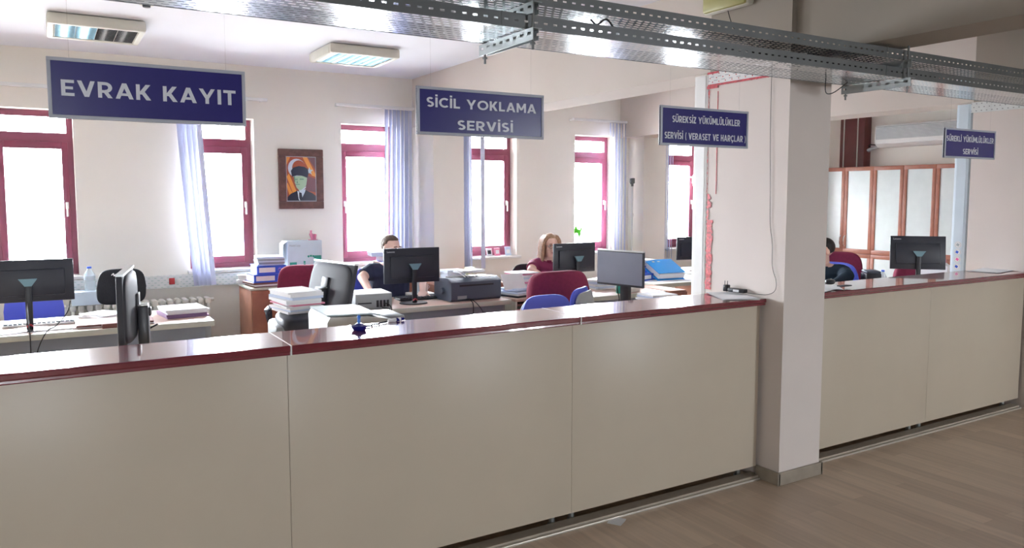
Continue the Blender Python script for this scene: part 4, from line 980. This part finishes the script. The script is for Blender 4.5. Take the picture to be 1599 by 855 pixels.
ms = thing('computer_mouse', 'black computer mouse on the papers right of the column', 'mouse', (4.43, 3.28, 1.0645), .4); MB().sup((0, 0, .017), (.05, .03, .018), .8, .9).build('mouse_body', 'dark', ms); MB().box((.02, 0, .034), (.015, .004, .004)).build('scroll_wheel', 'grey', ms)
fl = tag(MB().bb(-.05, .05, -.02, .02, 0, .008, .003).build('flat_remote', 'char'), 'thin dark object on the worktop edge of the papers right of the column', 'remote'); fl.location = (4.33, 3.10, 1.0755)
sheet(6.28, 3.22, 1.0645, .1, .32, .21, 'white papers at the far right end of the worktop', 3, 'paper')
sheet(2.415, 2.988, .0005, .55, .085, .075, 'small white paper square lying on the floor before the counter')

# ---------------------------------------------------------------- people
def capsule(m, a, b, ra, rb, n=14):
    m.cone(a, b, ra, rb, n); m.sup(a, (ra, ra, ra), 1, 1, 14, 10); m.sup(b, (rb, rb, rb), 1, 1, 14, 10)
def remesh(m, name, mt, parent, vox, sm=6, label=None):
    tmp = m.build(name, mt, None)
    r = tmp.modifiers.new('r', 'REMESH'); r.mode = 'VOXEL'; r.voxel_size = vox
    s_ = tmp.modifiers.new('s', 'SMOOTH'); s_.iterations = sm; s_.factor = .5
    dgr = bpy.context.evaluated_depsgraph_get(); me = bpy.data.meshes.new_from_object(tmp.evaluated_get(dgr))
    bpy.data.objects.remove(tmp)
    me.name = name
    for p in me.polygons: p.use_smooth = True
    o = bpy.data.objects.new(name, me); C.objects.link(o); o.parent = parent
    if label: o['label'] = label
    return o
def person(loc, rz, lab, shirt, hair, head_yaw, head_pitch, el, ha, top=1.28, sw=.19, style='short', glasses=False, sleeve='short', lean=.05):
    """seated, faces local -Y. el / ha: left(+x) and right(-x) elbow and hand positions"""
    t = thing('person', lab, 'person', loc, rz)
    hc = Vector((0, -lean-.02, top-.115)); neck = Vector((0, -lean+.01, top-.25)); ch = Vector((0, -lean*.6, top-.42)); pel = Vector((0, .0, .53))
    Rh = RZ(head_yaw) @ RX(head_pitch)
    def Hd(x, y, z): return Rh @ Vector((x, y, z)) + hc
    m = MB()
    capsule(m, pel+Vector((-.08, 0, 0)), pel+Vector((.08, 0, 0)), .125, .125)
    for s_ in (-1, 1):
        capsule(m, pel+Vector((s_*.07, 0, .03)), ch+Vector((s_*.075, .01, 0)), .105, .105)
        capsule(m, ch+Vector((0, 0, .05)), Vector((s_*sw*.88, -lean+.02, top-.315)), .10, .062)
        capsule(m, neck+Vector((0, 0, -.03)), Vector((s_*sw*.75, -lean+.02, top-.295)), .055, .05)
        hip = pel+Vector((s_*.10, -.02, -.0)); kn = Vector((s_*.13, -.44, .52)); an = Vector((s_*.13, -.40, .09))
        capsule(m, hip, kn, .09, .062); capsule(m, kn, an, .056, .038); capsule(m, an+Vector((0, 0, -.03)), an+Vector((0, -.16, -.05)), .038, .028)
    capsule(m, neck+Vector((0, .015, -.05)), hc+Vector((0, .02, -.04)), .055, .050)
    # head
    m.sup(Hd(0, .018, .03), (.076, .094, .088), rot=Rh); m.sup(Hd(0, -.022, -.035), (.060, .066, .078), rot=Rh); m.sup(Hd(0, -.052, -.092), (.026, .026, .02), rot=Rh)
    m.cone(Hd(0, -.080, .012), Hd(0, -.106, -.028), .009, .014, 8); m.sup(Hd(0, -.102, -.030), (.015, .012, .010), rot=Rh)
    m.sup(Hd(0, -.076, .028), (.05, .014, .012), rot=Rh)
    m.sup(Hd(0, -.082, -.060), (.024, .012, .012), rot=Rh)
    for s_ in (-1, 1): m.sup(Hd(s_*.078, .010, -.005), (.009, .020, .032), rot=Rh); m.sup(Hd(s_*.042, -.062, -.02), (.022, .02, .022), rot=Rh)
    sh = {}
    for s_, e_, h_ in ((1, el[0], ha[0]), (-1, el[1], ha[1])):
        S = Vector((s_*sw, -lean+.02, top-.315)); E = Vector(e_); Hn = Vector(h_); sh[s_] = (S, E, Hn)
        capsule(m, S, E, .053, .042); capsule(m, E, Hn, .042, .027)
        d = (Hn-E).normalized(); sd = d.cross(Vector((0, 0, 1))).normalized(); up = sd.cross(d)
        pc0 = Hn+d*.05; 
        Rp = Matrix((sd, d, up)).transposed()
        m.sup(pc0, (.042, .052, .015), .7, .7, rot=Rp)
        for k, (off, ln) in enumerate(((-.031, .062), (-.0105, .075), (.0105, .070), (.031, .055))):
            b0 = pc0+d*.042+sd*off; b1 = b0+d*ln*.5-up*.008; b2 = b1+d*ln*.4-up*.022
            capsule(m, b0, b1, .0092, .0085, 8); capsule(m, b1, b2, .0085, .0075, 8)
        tb = pc0-d*.025-sd*s_*.035; capsule(m, tb, tb+d*.035-sd*s_*.028-up*.008, .012, .0095, 8); capsule(m, tb+d*.035-sd*s_*.028-up*.008, tb+d*.062-sd*s_*.030-up*.016, .0095, .008, 8)
    remesh(m, 'body', 'skin', t, .0058, 3)
    # shirt
    m = MB(); g = .014
    for s_ in (-1, 1):
        S, E, Hn = sh[s_]
        capsule(m, pel+Vector((s_*.07, 0, .0)), ch+Vector((s_*.075, .01, 0)), .105+g*1.4, .105+g)
        capsule(m, ch+Vector((0, 0, .05)), Vector((s_*sw*.88, -lean+.02, top-.315)), .10+g, .064+g)
        capsule(m, neck+Vector((0, .01, -.055)), Vector((s_*sw*.75, -lean+.02, top-.298)), .052+g*.6, .05+g)
        e2 = S.lerp(E, .62 if sleeve == 'short' else 1); m.cone(S, e2, .054+g, .054+g*.9, 16); m.sup(S, (.054+g,)*3)
        if sleeve == 'long': m.cone(E, E.lerp(Hn, .95), .043+g, .036, 16); m.sup(E, (.044+g,)*3)
    remesh(m, 'shirt', shirt, t, .0075, 3)
    m = MB()
    for s_ in (-1, 1): m.box((s_*.035, -lean-.055, top-.275), (.05, .012, .035), RZ(s_*.5) @ RX(.5), .004)
    m.build('collar', shirt, t)
    m = MB(); capsule(m, pel+Vector((-.08, 0, -.01)), pel+Vector((.08, 0, -.01)), .137, .137)
    for s_ in (-1, 1):
        hip = pel+Vector((s_*.10, -.02, 0)); kn = Vector((s_*.13, -.44, .52)); an = Vector((s_*.13, -.40, .12)); capsule(m, hip, kn, .103, .077); capsule(m, kn, an, .072, .06)
    remesh(m, 'trousers', 'trousers', t, .012, 3)
    m = MB()
    for s_ in (-1, 1): m.sup((s_*.13, -.47, .045), (.048, .13, .044), .7, .8)
    m.build('shoe', 'dark', t)
    # hair
    m = MB()
    def cap(p): return Vector((p.x, p.y, max(p.z, -.015-.10*max(0, min(1, (p.y+.045)/.05))*(1 if p.y > -.045 else 0))))
    def hairfn(p):
        # pull the front-lower part inside the skull so that the face stays free
        k = 1.0
        lim = .052 if p.y < -.04 else (.01 if p.y < -.012 else -.06)
        if p.z < lim: k = .86 if p.y < 0.02 else .80
        return Vector((p.x*k, p.y*k, p.z))
    if style == 'short': m.sup(Hd(0, .021, .034), (.0825, .0995, .0935), 1, 1, 40, 30, rot=Rh, fn=hairfn)
    elif style == 'long':
        m.sup(Hd(0, .024, .036), (.087, .102, .095), 1, 1, 40, 30, rot=Rh, fn=hairfn)
        for s_ in (-1, 1):
            for k in range(5):
                y0 = -.035+.028*k
                m.tube([Hd(s_*.045, y0*.8-.01, .105), Hd(s_*.080, y0, .055), Hd(s_*.090, y0+.008, -.02), Hd(s_*.094, y0+.01, -.10), Hd(s_*.090+s_*.012, y0+.012, -.165+.01*k)], .020, 8, 4)
        m.sup(Hd(0, .075, -.06), (.085, .045, .11), rot=Rh)
    remesh(m, 'hair', hair, t, .0055, 1)
    for s_ in (-1, 1):
        e_ = MB().sup(Hd(s_*.031, -.071, .008), (.010, .009, .0052), rot=Rh).build('eye', 'eye', t); MB().sup(Hd(s_*.031, -.0787, .008), (.0045, .0022, .0045), rot=Rh).build('iris', 'iris', e_)
        MB().box(Hd(s_*.031, -.088, .032), (.034, .007, .006), Rh @ RY(s_*.12), .002).build('eyebrow', hair, t)
    MB().sup(Hd(0, -.0925, -.060), (.022, .005, .0065), rot=Rh).build('lips', 'lips', t)
    if glasses:
        m = MB()
        for s_ in (-1, 1):
            m.tube([Hd(s_*.033+.024*math.cos(a*PI/8), -.100, .004+.018*math.sin(a*PI/8)) for a in range(17)], .0016, 5, 1); m.tube([Hd(s_*.057, -.100, .01), Hd(s_*.082, -.07, .012), Hd(s_*.086, .0, .01)], .0016, 5, 2)
        m.tube([Hd(-.009, -.100, .008), Hd(.009, -.100, .008)], .0016, 5, 0); m.build('glasses', 'char', t)
    return t
person((2.655, 6.62, 0), .10, 'man in navy short-sleeved polo shirt seated behind the middle monitor', 'shirtnavy', 'hairbrown', .20, .10,
       ((.27, -.16, .93), (-.30, -.08, .93)), ((.15, -.36, .80), (-.34, -.34, .80)), top=1.285, sw=.205, glasses=True)
person((4.43, 6.66, 0), -.10, 'woman with light brown hair and glasses in a plum blouse behind a monitor', 'shirtplum', 'hairblond', -.15, .05,
       ((.24, -.14, .90), (-.25, -.12, .90)), ((.14, -.34, .80), (-.14, -.34, .80)), top=1.25, sw=.17, style='long', glasses=True)
person((6.43, 4.83, 0), -1.2, 'person with short black hair in dark sweater, half hidden by the near column', 'shirtdark', 'hairblack', -.85, .2,
       ((.25, -.16, .90), (-.24, -.14, .90)), ((.14, -.36, .80), (-.14, -.36, .80)), top=1.235, sw=.19, sleeve='long', lean=.04)
shell_chair(2.655, 6.80, PI+.1, 'blue chair the man in navy sits on', .98)
shell_chair(4.40, 6.86, PI-.1, 'chair the woman in plum sits on', .92, 'darkmat', .42, 'dark')
shell_chair(6.47, 4.84, 1.94, 'blue chair the person with black hair sits on', 1.0, 'bluefab', .56, 'bluefab', hh=.20)
